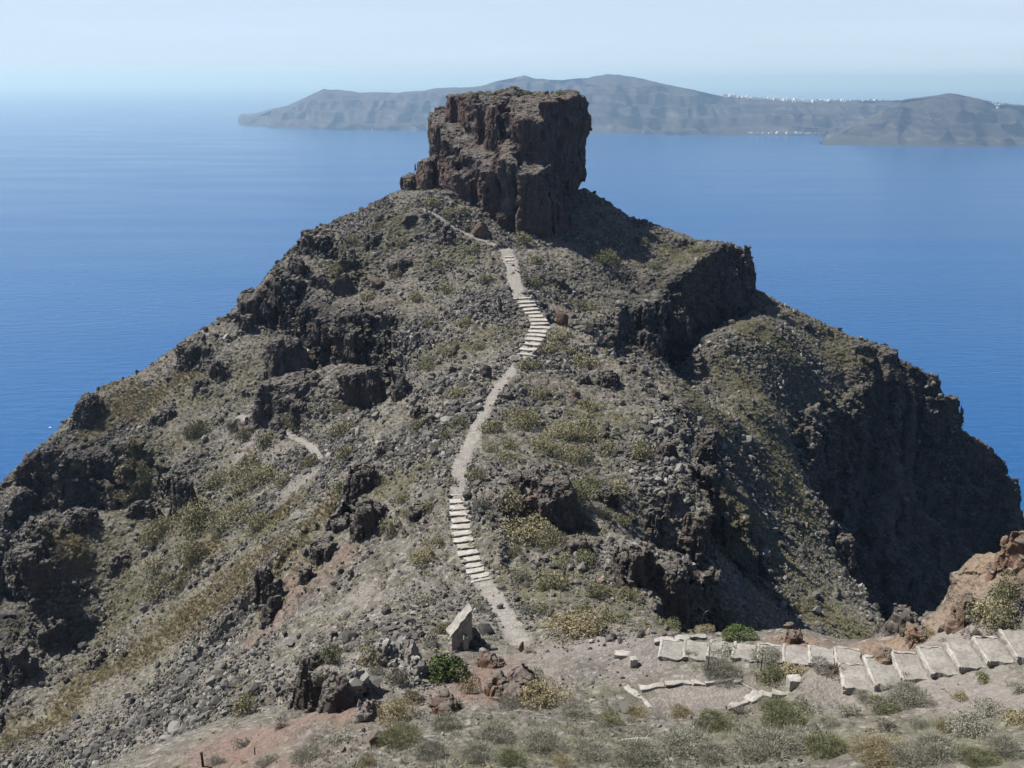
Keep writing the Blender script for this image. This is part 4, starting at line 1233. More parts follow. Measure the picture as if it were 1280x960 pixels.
def tuft_arrays(n, seed, hmin=0.5, hmax=1.0, w=0.02, spread=0.6, base=0.25):
    """thin blades rising and spreading from a base"""
    k = np.random.default_rng(seed)
    a = k.uniform(0, 6.283, n); rb = base * np.sqrt(k.random(n))
    p = np.stack((rb * np.cos(a), rb * np.sin(a), np.full(n, -0.05)), 1)
    a2 = a + k.normal(size=n) * 0.5; sp = spread * k.random(n) ** 0.7
    hgt = k.uniform(hmin, hmax, n) * (1 - 0.3 * sp)
    tip = p + np.stack((np.cos(a2) * sp, np.sin(a2) * sp, hgt), 1)
    mid_ = (p + tip) * 0.5 + np.stack((np.cos(a2), np.sin(a2), np.zeros(n)), 1) * (-0.12 * sp)[:, None]
    sd = np.stack((-np.sin(a2), np.cos(a2), np.zeros(n)), 1) + 0.5 * k.normal(size=(n, 3))
    sd /= np.linalg.norm(sd, axis=1, keepdims=True)
    sd *= w
    V = np.stack((p - sd, mid_ - sd * 0.8, tip, mid_ + sd * 0.8), 1).reshape(-1, 3)
    tint = np.repeat(k.uniform(0.1, 0.9, n), 4)
    return V, np.arange(4 * n).reshape(n, 4), tint
def stem_arrays(seed, n=7):
    V, Q = [], []
    k = random.Random(seed)
    for i in range(n):
        a = k.uniform(0, 6.28); L = k.uniform(0.35, 0.6); r = 0.03
        tip = (L * math.cos(a) * 0.8, L * math.sin(a) * 0.8, L * 0.75)
        o = len(V)
        for (x, y, z), rr_ in (((0, 0, -0.15), r), ((tip[0] * .45, tip[1] * .45, tip[2] * .6), r * .7), (tip, r * .3)):
            for q in range(4):
                t = q * math.pi / 2
                V.append((x + rr_ * math.cos(t), y + rr_ * math.sin(t), z))
        for s_ in range(2):
            for q in range(4):
                Q.append((o + s_ * 4 + q, o + s_ * 4 + (q + 1) % 4, o + s_ * 4 + 4 + (q + 1) % 4, o + s_ * 4 + 4 + q))
    return V, Q
PLANTS = {}
def plant_mesh(kind, size, v):
    key = (kind, size, v)
    if key in PLANTS: return PLANTS[key]
    mat = dict(olive=M_OLIVE, green=M_GREEN, grey=M_GREY, dry=M_DRY, brown=M_BROWN, fig=M_FIG, tuft=M_GREY, drytuft=M_DRY, greentuft=M_GREEN)[kind]
    if kind.endswith('tuft'):
        V, Q, t = cushion_arrays({0: 700, 1: 2200, 2: 6500}[size], {0: 0.12, 1: 0.085, 2: 0.06}[size], 40 + v, 9 + 5 * size, 0.7, 0.75)
        V2, Q2, t2 = tuft_arrays({0: 60, 1: 160, 2: 420}[size], 45 + v, 0.3, 0.7, {0: 0.014, 1: 0.008, 2: 0.005}[size], 0.7, 0.8)
        Q = np.concatenate((Q, Q2 + len(V))); V = np.concatenate((V, V2)); t = np.concatenate((t, t2))
    elif kind == 'fig':
        V, Q, t = cushion_arrays({0: 300, 1: 900, 2: 2400}[size], {0: 0.09, 1: 0.07, 2: 0.055}[size], 60 + v, 9, 0.8)
    elif kind == 'brown':
        V, Q, t = cushion_arrays({0: 300, 1: 700, 2: 1600}[size], {0: 0.14, 1: 0.12, 2: 0.09}[size], 70 + v, 5, 0.7, 0.8)
    else:
        V, Q, t = cushion_arrays({0: 380, 1: 1000, 2: 2600}[size], {0: 0.105, 1: 0.075, 2: 0.05}[size], 10 + v + 5 * size, 6 + size * 3, 0.75, 0.35)
    me = np_mesh(kind + '_shrub', V, Q); attr(me, 'tint', t); me.materials.append(mat)
    PLANTS[key] = me
    return me
STEMS = []
for v in range(3):
    V, Q = stem_arrays(v); me = np_mesh('stem', V, Q); me.materials.append(M_STEM); STEMS.append(me)

LANDMARKS = [  # places in the picture that a label can lean on
    ('the butte', 640, 180), ('the upper stairs', 665, 405), ('the lower stairs', 582, 665), ('the big tawny-topped block', 449, 486), ('the long grey crag', 350, 500),
    ('the isolated dark stack', 106, 512), ('the black fin of rock', 228, 618), ('the dark red rock face', 690, 628), ('the ruined wall', 580, 780),
    ('the two white blocks', 783, 822), ('the wide foreground steps', 1120, 835), ('the broken pale kerb', 860, 856), ('the flat pinkish boulder', 472, 923),
    ('the red knoll', 1265, 680), ('the path bend', 640, 465), ('the side trail', 370, 550), ('the dirt footpath', 630, 765), ('the big wedge boulder', 428, 358),
    ('the dark cave mouth', 395, 860), ('the pale rubble mound', 470, 830), ('the straight path stretch', 590, 550), ('the rounded skyline crag', 238, 440),
    ('the upper right shoulder', 840, 320), ('the rusty boulder', 700, 396), ('the right brink crag', 885, 560), ('the scree of pale stones', 230, 860),
    ('the reddish trail boulder', 601, 284), ('the dark post', 252, 948), ('the dark cliff hollow', 410, 440), ('the grassy band', 290, 735), ('the left cliff corner', 60, 620),
    ('the grey landing', 905, 868), ('the bleached branch', 795, 925), ('the bottom right corner', 1270, 950), ('the white stone', 1121, 914),
]
KW = dict(rock='dark rocky', olive='olive', green='green', grey='grey-green', dry='straw-coloured', brown='brown twiggy', fig='bright green leafy', tuft='silvery', drytuft='dry yellow', greentuft='fresh green')
USED = set()
ORD = ['', 'second ', 'third ', 'fourth ', 'fifth ', 'sixth ', 'seventh ', 'eighth ']
def spot_label(kind, noun, px, py, w, h):
    size = 'large' if w >= 48 else 'small' if w < 24 else 'mid-sized'
    shape = 'flat' if h < 0.55 * w else 'upright' if h > 1.05 * w else 'rounded'
    c = sorted((math.hypot(px - a, py - b_), n, a, b_) for n, a, b_ in LANDMARKS)
    for _, n, a, b_ in c[:5]:
        dx, dy = px - a, py - b_
        if abs(dx) > 2 * abs(dy): d = 'right of' if dx > 0 else 'left of'
        elif abs(dy) > 2 * abs(dx): d = 'below' if dy > 0 else 'above'
        else: d = ('below and ' if dy > 0 else 'above and ') + ('right of' if dx > 0 else 'left of')
        t = f'{size} {shape} {KW[kind]} {noun} {d} {n}'
        if t not in USED:
            USED.add(t); return t
    n1, n2 = c[0][1], c[1][1]
    t = f'{size} {shape} {KW[kind]} {noun} between {n1} and {n2}'
    for o_ in ORD[1:]:
        if t not in USED: break
        t = f'{o_}{size} {shape} {KW[kind]} {noun} between {n1} and {n2}'
    USED.add(t); return t

pk = random.Random(3)
def shrub(px, py, w, h, kind, pos=None, label=None, group=None):
    if pos is None:
        pos, _ = pick(px, py + h * 0.30)
    dep = project(pos[None, :])[2][0]; sc = dep / FOC
    rad = 0.72 * w * sc
    size = 2 if w > 34 else 1 if w > 15 else 0
    tuft = kind.endswith('tuft')
    if tuft and py > 895: rad *= 0.8
    root = bpy.data.objects.new('grass_tussock' if tuft else 'shrub', plant_mesh(kind, size, pk.randrange(3)))
    C.objects.link(root)
    root.location = (pos[0], pos[1] + 0.35 * rad, pos[2] - 0.02)
    zs = min(1.9, max(0.75, 1.2 * h / (0.75 * w))) 
    root.scale = (rad, rad * pk.uniform(0.8, 1.05), rad * zs)
    root.rotation_euler = (0, 0, pk.uniform(0, 6.28))
    if not tuft and w >= 14:
        st = bpy.data.objects.new('stem', STEMS[pk.randrange(3)]); C.objects.link(st); st.parent = root
    noun = 'tussock' if tuft else 'shrub'
    tag(root, label or spot_label(kind, noun, px, py, w, h), 'grass tussock' if tuft else 'shrub', group or ('tussocks of grass' if tuft else 'shrubs dotted over the slopes'))
    return root
SHRUBS = """613 533 28 20 olive;652 521 45 30 olive;523 530 28 22 olive;554 541 16 14 olive;571 528 20 18 olive;567 490 28 16 olive;533 451 20 18 olive;636 554 20 18 olive;629 570 24 16 olive;593 594 20 24 olive
603 630 20 22 grey;642 630 34 26 olive;652 663 70 36 olive;688 672 36 34 olive;703 538 42 24 olive;731 531 28 20 olive;741 545 28 22 olive;682 557 38 20 olive;721 566 40 26 olive;803 564 34 30 olive
744 600 26 14 green;718 622 60 22 green;675 492 22 18 olive;688 434 26 18 olive;659 454 30 18 olive;701 420 30 18 olive;731 449 30 20 olive;738 505 30 20 olive;511 639 18 18 olive;533 630 18 20 olive
485 659 26 26 olive;531 698 30 22 dry;551 672 14 26 olive;244 536 36 30 green;305 541 24 26 olive;292 529 20 18 brown;320 523 14 14 olive;347 531 18 14 olive;365 527 20 22 olive;328 550 28 22 olive
311 577 34 28 olive;295 592 32 26 olive;325 590 44 20 olive;305 608 40 22 olive;384 577 20 20 olive;243 652 56 38 olive;193 668 44 38 olive;272 658 30 24 olive;295 639 36 22 olive;318 654 40 26 olive
236 690 36 32 olive;193 708 30 22 olive;190 741 30 22 olive;222 728 24 22 olive;205 722 24 20 olive;305 876 30 50 olive;180 590 26 30 green;95 583 14 20 green;425 612 34 26 green;433 566 26 24 olive
426 533 30 24 olive;420 510 18 18 olive;518 371 20 16 olive;459 368 22 16 olive;534 456 16 14 olive;752 318 48 22 green;742 277 14 20 green;652 294 26 20 olive;604 347 18 14 olive;559 358 26 18 olive
589 309 16 14 olive;666 322 20 14 olive;667 351 26 16 olive;735 381 30 18 olive;706 436 22 16 olive;495 340 18 14 olive;568 265 30 16 olive;541 250 26 14 olive;714 789 78 34 dry;668 842 26 22 grey
678 871 60 34 dry;586 858 24 26 dry;560 838 50 34 fig;473 838 18 14 grey;501 845 26 32 grey;462 819 30 30 dry;412 816 30 34 green;494 894 40 26 dry;527 750 32 14 grey;537 799 24 20 grey
553 783 20 18 dry;691 728 34 24 olive;747 738 26 18 green;754 771 24 20 olive;675 733 14 14 green;570 876 14 14 grey;517 872 24 22 dry;501 921 50 26 greentuft;458 950 24 20 drytuft;930 795 36 16 fig
905 817 32 18 grey;956 821 36 20 grey;964 846 36 24 green;995 839 28 18 dry;1046 837 40 20 brown;862 817 20 14 grey;905 839 40 24 tuft;983 896 72 40 greentuft;1007 884 34 20 grey;1139 871 46 26 tuft
1137 848 18 14 grey;1104 884 34 22 greentuft;1221 911 56 28 grey;1112 908 30 18 brown;1182 939 60 36 tuft;1038 935 60 34 greentuft;1100 947 66 36 drytuft;897 904 50 26 greentuft;925 890 26 14 brown;1233 847 22 12 green
1239 888 36 20 grey;1178 906 22 28 drytuft;1260 935 50 30 tuft;1276 896 30 20 dry;1241 768 56 44 olive;1217 764 40 26 grey;1260 739 34 40 green;1217 792 20 14 brown;1151 794 36 14 dry;858 935 80 38 tuft
956 939 80 42 tuft;800 951 60 34 tuft;590 325 14 12 olive;536 400 18 14 olive;580 400 16 12 olive;600 430 18 14 olive;470 280 18 12 olive;500 300 18 12 olive;440 300 20 12 olive;545 330 18 13 olive
420 330 20 14 olive;560 440 20 15 olive;610 560 16 12 olive;760 560 26 18 olive;770 610 30 20 olive;780 650 22 18 olive;700 700 26 18 olive;650 720 22 16 grey;790 740 26 20 olive;730 700 24 18 green
820 330 20 12 green;870 310 22 12 olive;800 300 22 12 green;470 600 18 14 olive;500 620 18 14 olive;560 600 14 12 olive;545 560 16 12 olive;350 600 20 16 olive;270 600 24 18 olive;150 620 22 16 olive
760 640 20 15 olive;640 690 20 14 green;600 760 14 12 grey;660 760 20 14 grey;680 760 18 14 green;730 760 22 14 green;780 770 22 14 green;840 780 26 14 green;880 785 22 12 dry;640 880 26 18 tuft
560 905 40 22 tuft;620 920 50 24 tuft;680 930 56 28 tuft;740 940 50 28 tuft;600 945 46 28 tuft;540 940 40 24 tuft;380 945 40 22 tuft;420 925 26 14 grey;350 905 22 12 brown;760 900 34 18 greentuft
800 890 24 14 drytuft;850 890 26 14 drytuft;720 890 30 16 tuft;1000 930 60 30 tuft;900 945 50 30 tuft;1060 890 26 14 grey;1150 905 26 16 tuft;1200 870 20 12 dry;1280 860 22 14 grey;1140 945 50 28 tuft
1230 950 50 26 greentuft;300 930 20 12 grey;270 950 24 14 tuft;330 950 30 16 tuft;640 950 40 24 greentuft;700 955 30 18 drytuft;1080 870 20 12 tuft;960 880 24 14 tuft;870 915 30 16 brown;1040 905 30 16 tuft"""
for row in SHRUBS.replace('\n', ';').split(';'):
    a = row.split()
    shrub(*map(float, a[:4]), a[4])
# on top of the butte
sel_top = np.nonzero((BN[:, 2] > 0.75) & (BV[:, 2] > CAMZ - 9))[0]
bpx, bpy_, _ = project(BV[sel_top])
for px, py, w, h, kd in ((605, 116, 14, 7, 'olive'), (626, 115, 14, 8, 'olive'), (655, 117, 22, 8, 'green'), (701, 116, 10, 9, 'green'), (615, 122, 12, 6, 'olive'), (585, 118, 12, 6, 'olive'), (680, 118, 12, 6, 'olive'), (640, 128, 10, 5, 'olive')):
    k = np.argmin((bpx - px) ** 2 + (bpy_ - py - 3) ** 2)
    shrub(px, py, w, h, kd, BV[sel_top[k]].astype(float), label=spot_label(kd, 'shrub on the flat top', px, py, w, h))
print('shrubs', round(time.time() - T0, 1))

# ------------------------------------------------------------------ scattered stones and scrub
vis = (px_ > -60) & (px_ < 1340) & (py_ < 990) & (py_ > 60)
view = TV - np.array((0, 0, CAMZ)); view /= np.linalg.norm(view, axis=1, keepdims=True)
facing = -(view * TN).sum(1)
tx, ty = TV[:, 0].astype(float), TV[:, 1].astype(float)
PMV = bil(PMASK, tx, ty, GX0, GY0, H0); CMV = bil(CMASK, tx, ty, GX0, GY0, H0)
cellA = np.where(ty < 73.5, 0.12, np.where(ty < 151.5, 0.20, 0.25)) ** 2
ZV = {k: bil(G, tx, ty, GX0, GY0, H0) for k, G in ZONES.items()}
patch = np.clip(0.5 + 1.3 * fbm(N2, tx, ty, tx * 0 + 4, 8.0, 3), 0.0, 2.0)
front = ty < 54
base_w = vis * (facing > 0.02) * cellA * (1 - np.clip(PMV * 1.05, 0, 0.93))
IN_PIC = (px_ > 4) & (px_ < 1276) & (py_ < 955)

def stone_proto(seed):
    me = boulder_mesh(seed, 1, 7, 0.75)
    V = np.array([v.co for v in me.vertices]); T = np.array([p.vertices[:] for p in me.polygons])
    bpy.data.meshes.remove(me)
    return V, T
SP_ = [stone_proto(300 + k) for k in range(8)]
def rand_rot(n, k):
    q = k.normal(size=(n, 4)); q /= np.linalg.norm(q, axis=1, keepdims=True)
    w, x, y, z = q.T
    return np.stack((1 - 2 * (y * y + z * z), 2 * (x * y - z * w), 2 * (x * z + y * w), 2 * (x * y + z * w), 1 - 2 * (x * x + z * z), 2 * (y * z - x * w),
                     2 * (x * z - y * w), 2 * (y * z + x * w), 1 - 2 * (x * x + y * y)), 1).reshape(n, 3, 3)
def merge(protos, which, pos, rot, scale):
    VV, TT, TI = [], [], []; o = 0
    for j, pr in enumerate(protos):
        s = np.nonzero(which == j)[0]
        if not len(s): continue
        V, T = pr[0], pr[1]
        v = np.einsum('nij,vj->nvi', rot[s], V) * scale[s][:, None, None] + pos[s][:, None, :]
        VV.append(v.reshape(-1, 3)); TT.append((T[None] + (np.arange(len(s)) * len(V))[:, None, None] + o).reshape(-1, T.shape[1]))
        TI.append(np.tile(pr[2], len(s)) if len(pr) > 2 else np.zeros(0)); o += len(s) * len(V)
    return np.concatenate(VV), np.concatenate(TT), np.concatenate(TI)

def stone_material(name):
    m, nt, b = mat_new(name)
    t = gattr(nt, 'tint')
    g = node(nt, 'ShaderNodeNewGeometry')
    c = ramp(nt, t, [(0.0, (0.028, 0.026, 0.024)), (0.35, (0.075, 0.070, 0.062)), (0.65, (0.165, 0.156, 0.140)), (0.86, (0.29, 0.275, 0.25)), (0.93, (0.16, 0.09, 0.07)), (1.0, (0.40, 0.385, 0.36))])
    c = mixrgb(nt, rng_(nt, noise(nt, g.outputs['Position'], 6.0, 4, 0.7), 0.35, 0.7, 0, 0.5), c, (0.09, 0.082, 0.075))
    nt.links.new(c, b.inputs['Base Color'])
    return m
M_STONE = stone_material('loose_stone')
w_st = base_w * (TN[:, 2] > 0.5) * np.clip(patch ** 1.6 + 1.6 * ZV['pale'] - 0.5 * ZV['grey'] - 0.6 * ZV['red'] - 0.5 * ZV['ochre'] - 0.1 * ZV['green'] - 0.6 * ZV['dark'], 0.06, 3) * np.where(front, 0.9, 1.0) * (1 + 3.0 * (PMV > 0.03) * (PMV < 0.6) * (ty > 55))
k_ = np.random.default_rng(77)
NST = 210000
idx = k_.choice(len(TV), NST, p=w_st / w_st.sum())
size = np.where(front[idx], 0.03 * np.exp(0.7 * k_.normal(size=NST)), np.where(ty[idx] < 110, 0.085 * np.exp(0.72 * k_.normal(size=NST)), 0.105 * np.exp(0.74 * k_.normal(size=NST))))
size *= 1 + 0.5 * ZV['pale'][idx]
size = np.clip(size, 0.03, 1.1)
pix = size / d_[idx] * FOC * IN_PIC[idx]
big = np.argsort(-pix)[:170]
isbig = np.zeros(NST, bool); isbig[big] = True
pos = TV[idx] + k_.uniform(-0.1, 0.1, (NST, 3)) * np.array((1, 1, 0)) + TN[idx] * (size * 0.25)[:, None]
sm = ~isbig
V, T, _ = merge(SP_, k_.integers(0, 8, NST)[sm], pos[sm], rand_rot(sm.sum(), k_), size[sm])
me = np_mesh('loose_stones', V, None, T)
attr(me, 'tint', np.repeat(np.clip(k_.beta(2.0, 2.6, sm.sum()) + 0.28 * 0, 0, 1), len(SP_[0][0]))[:len(V)])
tag(link('loose_stones', me, M_STONE), 'loose grey lava stones strewn over the slopes', None, None, 'stuff')
def region(px, py):
    if py > 800 or (px > 1080 and py > 690): return 'on the bare ground in front'
    if px < 350 and py > 740: return 'in the pale scree low on the left slope'
    if px < 470 and py < 480: return 'on the steep upper left slope'
    if px < 560 and py > 470: return 'on the left slope below the ridge'
    if px > 880 or (px > 780 and py < 480): return 'on the greenish right slope'
    if py < 330: return 'at the foot of the butte'
    return 'on the stony ridge beside the path'
stone_mats = {}
for j in big:
    key = int(j) % 6
    if key not in stone_mats:
        mm = BM[key].copy(); attr(mm, 'tint', np.full(len(mm.vertices), (0.25, 0.45, 0.6, 0.7, 0.35, 0.52)[key])); mm.materials.append(M_STONE); stone_mats[key] = mm
    o = bpy.data.objects.new('stone', stone_mats[key]); C.objects.link(o)
    s = float(size[j]); o.location = pos[j]; o.scale = (s * 1.15, s, s * 0.9); o.rotation_euler = tuple(k_.uniform(-0.5, 0.5, 3) * (1, 1, 6))
    rg = region(px_[idx[j]], py_[idx[j]])
    tag(o, 'larger loose stone lying ' + rg, 'stone', 'larger loose stones ' + rg)

# low scrub between the named shrubs
def scrub(name, label, kinds, n, weight, smin, smax, mat, seed, protos, front_scale=0.6):
    k = np.random.default_rng(seed)
    idx = k.choice(len(TV), n, p=weight / weight.sum())
    sz = k.uniform(smin, smax, n) ** 1.0 * np.where(front[idx], front_scale, 1.0)
    rot = np.zeros((n, 3, 3)); a = k.uniform(0, 6.28, n)
    rot[:, 0, 0] = np.cos(a); rot[:, 0, 1] = -np.sin(a); rot[:, 1, 0] = np.sin(a); rot[:, 1, 1] = np.cos(a); rot[:, 2, 2] = k.uniform(0.6, 1.1, n)
    V, Q, t = merge(protos, k.integers(0, len(protos), n), TV[idx].astype(float) - np.array((0, 0, 0.03)), rot, sz)
    me = np_mesh(name, V, Q); attr(me, 'tint', t)
    tag(link(name, me, mat), label, None, None, 'stuff')
okp = base_w * (TN[:, 2] > 0.55)
scr = [cushion_arrays(70, 0.17, 200 + i, 4, 0.75, 0.3) for i in range(5)]
scrub('low_scrub', 'low olive scrub scattered over the rubble', None, 16000, okp * np.clip((1.5 - patch) * 0.6 + 1.8 * ZV['green'] - 0.5 * ZV['grey'] - 0.4 * ZV['red'] - 0.3 * ZV['pale'], 0.02, 3) * np.where(front, 0.25, 1), 0.22, 0.68, M_OLIVE, 5, scr)
scg = [cushion_arrays(60, 0.18, 220 + i, 3, 0.7, 0.2) for i in range(4)]
scrub('green_scrub', 'low green scrub covering the scree of the right slope', None, 13000, okp * np.clip(ZV['green'] + 0.15, 0, 1) * (tx > 26 + 0.05 * (ty - 80)) * (1 - ZV['dark']) * ~front, 0.2, 0.6, M_OLIVE, 6, scg)
scd = [tuft_arrays(26, 240 + i, 0.5, 1.0, 0.05, 0.6, 0.3) for i in range(4)]
scrub('dry_grass', 'dry ochre grass in a slanting band on the left slope', None, 9000, okp * np.clip(ZV['ochre'] - 0.08, 0, 1) * ~front, 0.25, 0.6, M_DRY, 7, scd)
sct = [tuft_arrays(60, 260 + i, 0.4, 1.0, 0.028, 0.8, 0.4) for i in range(5)]
scrub('silvery_undergrowth', 'short silvery thatch of dry herbs on the ground in front', None, 1100, okp * front * np.clip(-0.15 + ZV['green'] * 0.9 + 0.7 * (patch - 0.35) - 0.5 * ZV['grey'] - 0.3 * ZV['red'], 0.0, 2) * smooth(49, 38, ty), 0.12, 0.42, M_GREY, 8, sct, 1.0)
scrub('sparse_grass', 'thin brownish dry tufts between the stones', None, 5000, okp * np.clip(patch, 0.05, 2), 0.15, 0.42, M_BROWN, 9, [tuft_arrays(24, 280 + i, 0.4, 1.0, 0.05, 0.7, 0.4) for i in range(4)])
print('scatter', round(time.time() - T0, 1))

# ------------------------------------------------------------------ stairs, kerbs and ruins
def masonry(name, a, b_, rough, sc=1.0):
    m, nt, bb = mat_new(name)
    g = node(nt, 'ShaderNodeNewGeometry'); pos = g.outputs['Position']
    n1 = noise(nt, pos, 1.1 * sc, 5, 0.65); n2 = noise(nt, pos, 7.0 * sc, 4, 0.7)
    col = mixrgb(nt, rng_(nt, n1, 0.35, 0.65), a, b_)
    col = mixrgb(nt, rng_(nt, n2, 0.48, 0.70, 0.0, 0.6), col, tuple(c * 0.45 for c in a))
    nt.links.new(col, bb.inputs['Base Color'])
    bump(nt, bb, n2, rough, 0.05)
    return m
M_STEP = masonry('step_concrete', (0.26, 0.235, 0.205), (0.40, 0.37, 0.33), 0.5)
M_TREAD = masonry('wide_step_concrete', (0.175, 0.162, 0.145), (0.265, 0.247, 0.222), 0.6, 0.8)
M_LIME = masonry('worn_limewash', (0.23, 0.213, 0.188), (0.36, 0.338, 0.305), 0.5)
M_COPING = masonry('grey_coping', (0.20, 0.185, 0.165), (0.33, 0.31, 0.28), 0.6)
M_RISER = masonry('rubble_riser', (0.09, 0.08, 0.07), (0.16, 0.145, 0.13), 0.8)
M_PLASTER = masonry('old_plaster', (0.20, 0.185, 0.165), (0.36, 0.335, 0.30), 0.7, 0.6)

def slab(name, mat, parent, ctr, tang, L, W, Hh, rnd, z_top, jag=0.05, nx=5, ny=7, loc=True):
    """an uneven block: L along tang, W across, top at z_top"""
    t = np.array((tang[0], tang[1])); t = t / np.linalg.norm(t); nrm = np.array((-t[1], t[0]))
    V = []
    for zl in (0, 1):
        for i in range(nx):
            for j in range(ny):
                u = (i / (nx - 1) - 0.5) * L; v = (j / (ny - 1) - 0.5) * W
                eu = jag * rnd.uniform(-1, 1) if i in (0, nx - 1) else 0
                ev = jag * 2 * rnd.uniform(-1, 1) if j in (0, ny - 1) else 0
                u += eu; v += ev
                z = z_top + 0.25 * jag * rnd.uniform(-1, 1) - (0.02 if i in (0, nx - 1) or j in (0, ny - 1) else 0) if zl else z_top - Hh
                V.append((ctr[0] + t[0] * u + nrm[0] * v, ctr[1] + t[1] * u + nrm[1] * v, z))
    Q = []; m_ = nx * ny
    for i in range(nx - 1):
        for j in range(ny - 1):
            a = i * ny + j
            Q.append((m_ + a, m_ + a + ny, m_ + a + ny + 1, m_ + a + 1)); Q.append((a, a + 1, a + ny + 1, a + ny))
    for i in range(nx - 1):
        for j, f in ((0, 0), (ny - 1, 1)):
            a = i * ny + j; c = (i + 1) * ny + j
            Q.append((a, c, m_ + c, m_ + a) if not f else (c, a, m_ + a, m_ + c))
    for j in range(ny - 1):
        for i, f in ((0, 0), (nx - 1, 1)):
            a = i * ny + j; c = a + 1
            Q.append((c, a, m_ + a, m_ + c) if not f else (a, c, m_ + c, m_ + a))
    V = np.array(V)
    if parent is not None: V = V - np.array(parent.location)
    return link(name, np_mesh(name, V, Q), mat, parent)

def along(nm, s0, s1):
    Q = PATH3[nm]
    seg = np.linalg.norm(np.diff(Q[:, :2], axis=0), axis=1); cum = np.concatenate(([0], np.cumsum(seg)))
    def at(s):
        p = np.array([np.interp(s, cum, Q[:, k]) for k in range(3)])
        p2 = np.array([np.interp(s + 0.6, cum, Q[:, k]) for k in range(3)]); p1 = np.array([np.interp(s - 0.6, cum, Q[:, k]) for k in range(3)])
        return p, (p2 - p1)
    return at, cum[-1]
def s_of(nm, px, py):
    Q = PATH3[nm]
    a, b_, _ = project(Q)
    k = int(np.argmin((a - px) ** 2 + (b_ - py) ** 2))
    return float(np.linalg.norm(np.diff(Q[:k + 1, :2], axis=0), axis=1).sum())
def staircase(nm, pa, pb, n, width, label, tread=0.8, lift=0.10, seed=0, wob=0.25, expo=1.0):
    rnd = random.Random(seed)
    at, _ = along(nm, 0, 0)
    s0, s1 = s_of(nm, *pa), s_of(nm, *pb)
    p0, _ = at(s0)
    root = empty('stone_stairs', p0)
    tag(root, label, 'stairs')
    ss = [s0 + (s1 - s0) * ((k + 0.5) / n) ** expo for k in range(n)]
    for k, s_ in enumerate(ss):
        p, t = at(s_)
        gap = abs((ss[min(k + 1, n - 1)] - ss[max(k - 1, 0)]) / 2)
        t = np.array((t[0] + rnd.uniform(-wob, wob) * abs(t[1]) * 0.5, t[1])); 
        w = width * rnd.uniform(0.82, 1.1)
        L = min(tread * rnd.uniform(0.85, 1.15), gap * 0.80)
        c = p[:2] + np.array((rnd.uniform(-.12, .12), 0))
        st = slab('step', M_STEP, root, c, t, L, w, 0.16, rnd, p[2] + lift + rnd.uniform(-0.02, 0.03), 0.06)
        tn = t / np.linalg.norm(t)
        lowside = -1 if at(s_ + 0.5)[0][2] > at(s_ - 0.5)[0][2] else 1
        rc = c + tn[:2] * lowside * (L * 0.5 - 0.13)
        ri = slab('riser', M_RISER, root, rc, t, 0.18, w * 0.94, 0.5, rnd, p[2] + lift - 0.165, 0.04, 3, 6)
        ri.parent = st; ri.matrix_parent_inverse = Matrix.Identity(4)
    return root
staircase('lower', (603, 727), (571, 612), 15, 1.9, 'lower flight of worn pale stone steps on the ridge path above the ruined wall', 1.15, 0.13, 1, expo=1.15)
staircase('upper', (655, 448), (650, 371), 15, 3.3, 'upper flight of wide pale stone steps curving below the butte', 1.25, 0.14, 2)
staircase('upper', (641, 330), (638, 318), 3, 1.8, 'three pale stone steps at the top of the path just below the butte', 1.5, 0.12, 3)

# the wide shallow steps in front
def wide_flight(nm, pa, pb, n, w, label, seed):
    at, tot = along(nm, 0, 0)
    rnd = random.Random(seed)
    root = empty('wide_stairs', at(tot * 0.5)[0]); tag(root, label, 'stairs')
    s_a = s_of(nm, *pa); s_b = s_of(nm, *pb); gap = (s_b - s_a) / n
    for k in range(n):
        s_ = s_a + gap * (k + 0.5)
        p, t = at(s_)
        zt = at(s_ - gap * 0.12)[0][2] + 0.05
        w_ = w * rnd.uniform(0.9, 1.08)
        t = np.array((t[0], t[1] + 0.05 * abs(t[0]) * rnd.uniform(-1, 1), t[2]))
        st = slab('step', M_TREAD, root, p[:2], t[:2], gap * 0.97, w_, 0.55, rnd, zt, 0.06, 6, 7)
        tn = t[:2] / np.linalg.norm(t[:2])
        ed = slab('edge', M_LIME, root, p[:2] + tn * (gap * 0.485 - 0.02), t[:2], 0.17, w_ * 1.02, 0.22, rnd, zt + 0.03, 0.035, 3, 8)
        ed.parent = st; ed.matrix_parent_inverse = Matrix.Identity(4)
        nn = np.array((-tn[1], tn[0])); nn = nn if nn[1] > 0 else -nn
        if rnd.random() < 0.7:
            e2 = slab('side_kerb', M_LIME, root, p[:2] + nn * (w_ * 0.5 + 0.02), t[:2], gap * 0.9, 0.14, 0.2, rnd, zt + 0.045, 0.05, 6, 3)
            e2.parent = st; e2.matrix_parent_inverse = Matrix.Identity(4)
wide_flight('near', (1330, 796), (1036, 853), 8, 2.3, 'flight of broad shallow concrete steps with pale edges rising to the right edge', 8)
wide_flight('far', (1083, 824), (820, 812), 8, 1.8, 'flight of broad concrete steps sinking towards the bare ground, beyond the nearer flight', 9)

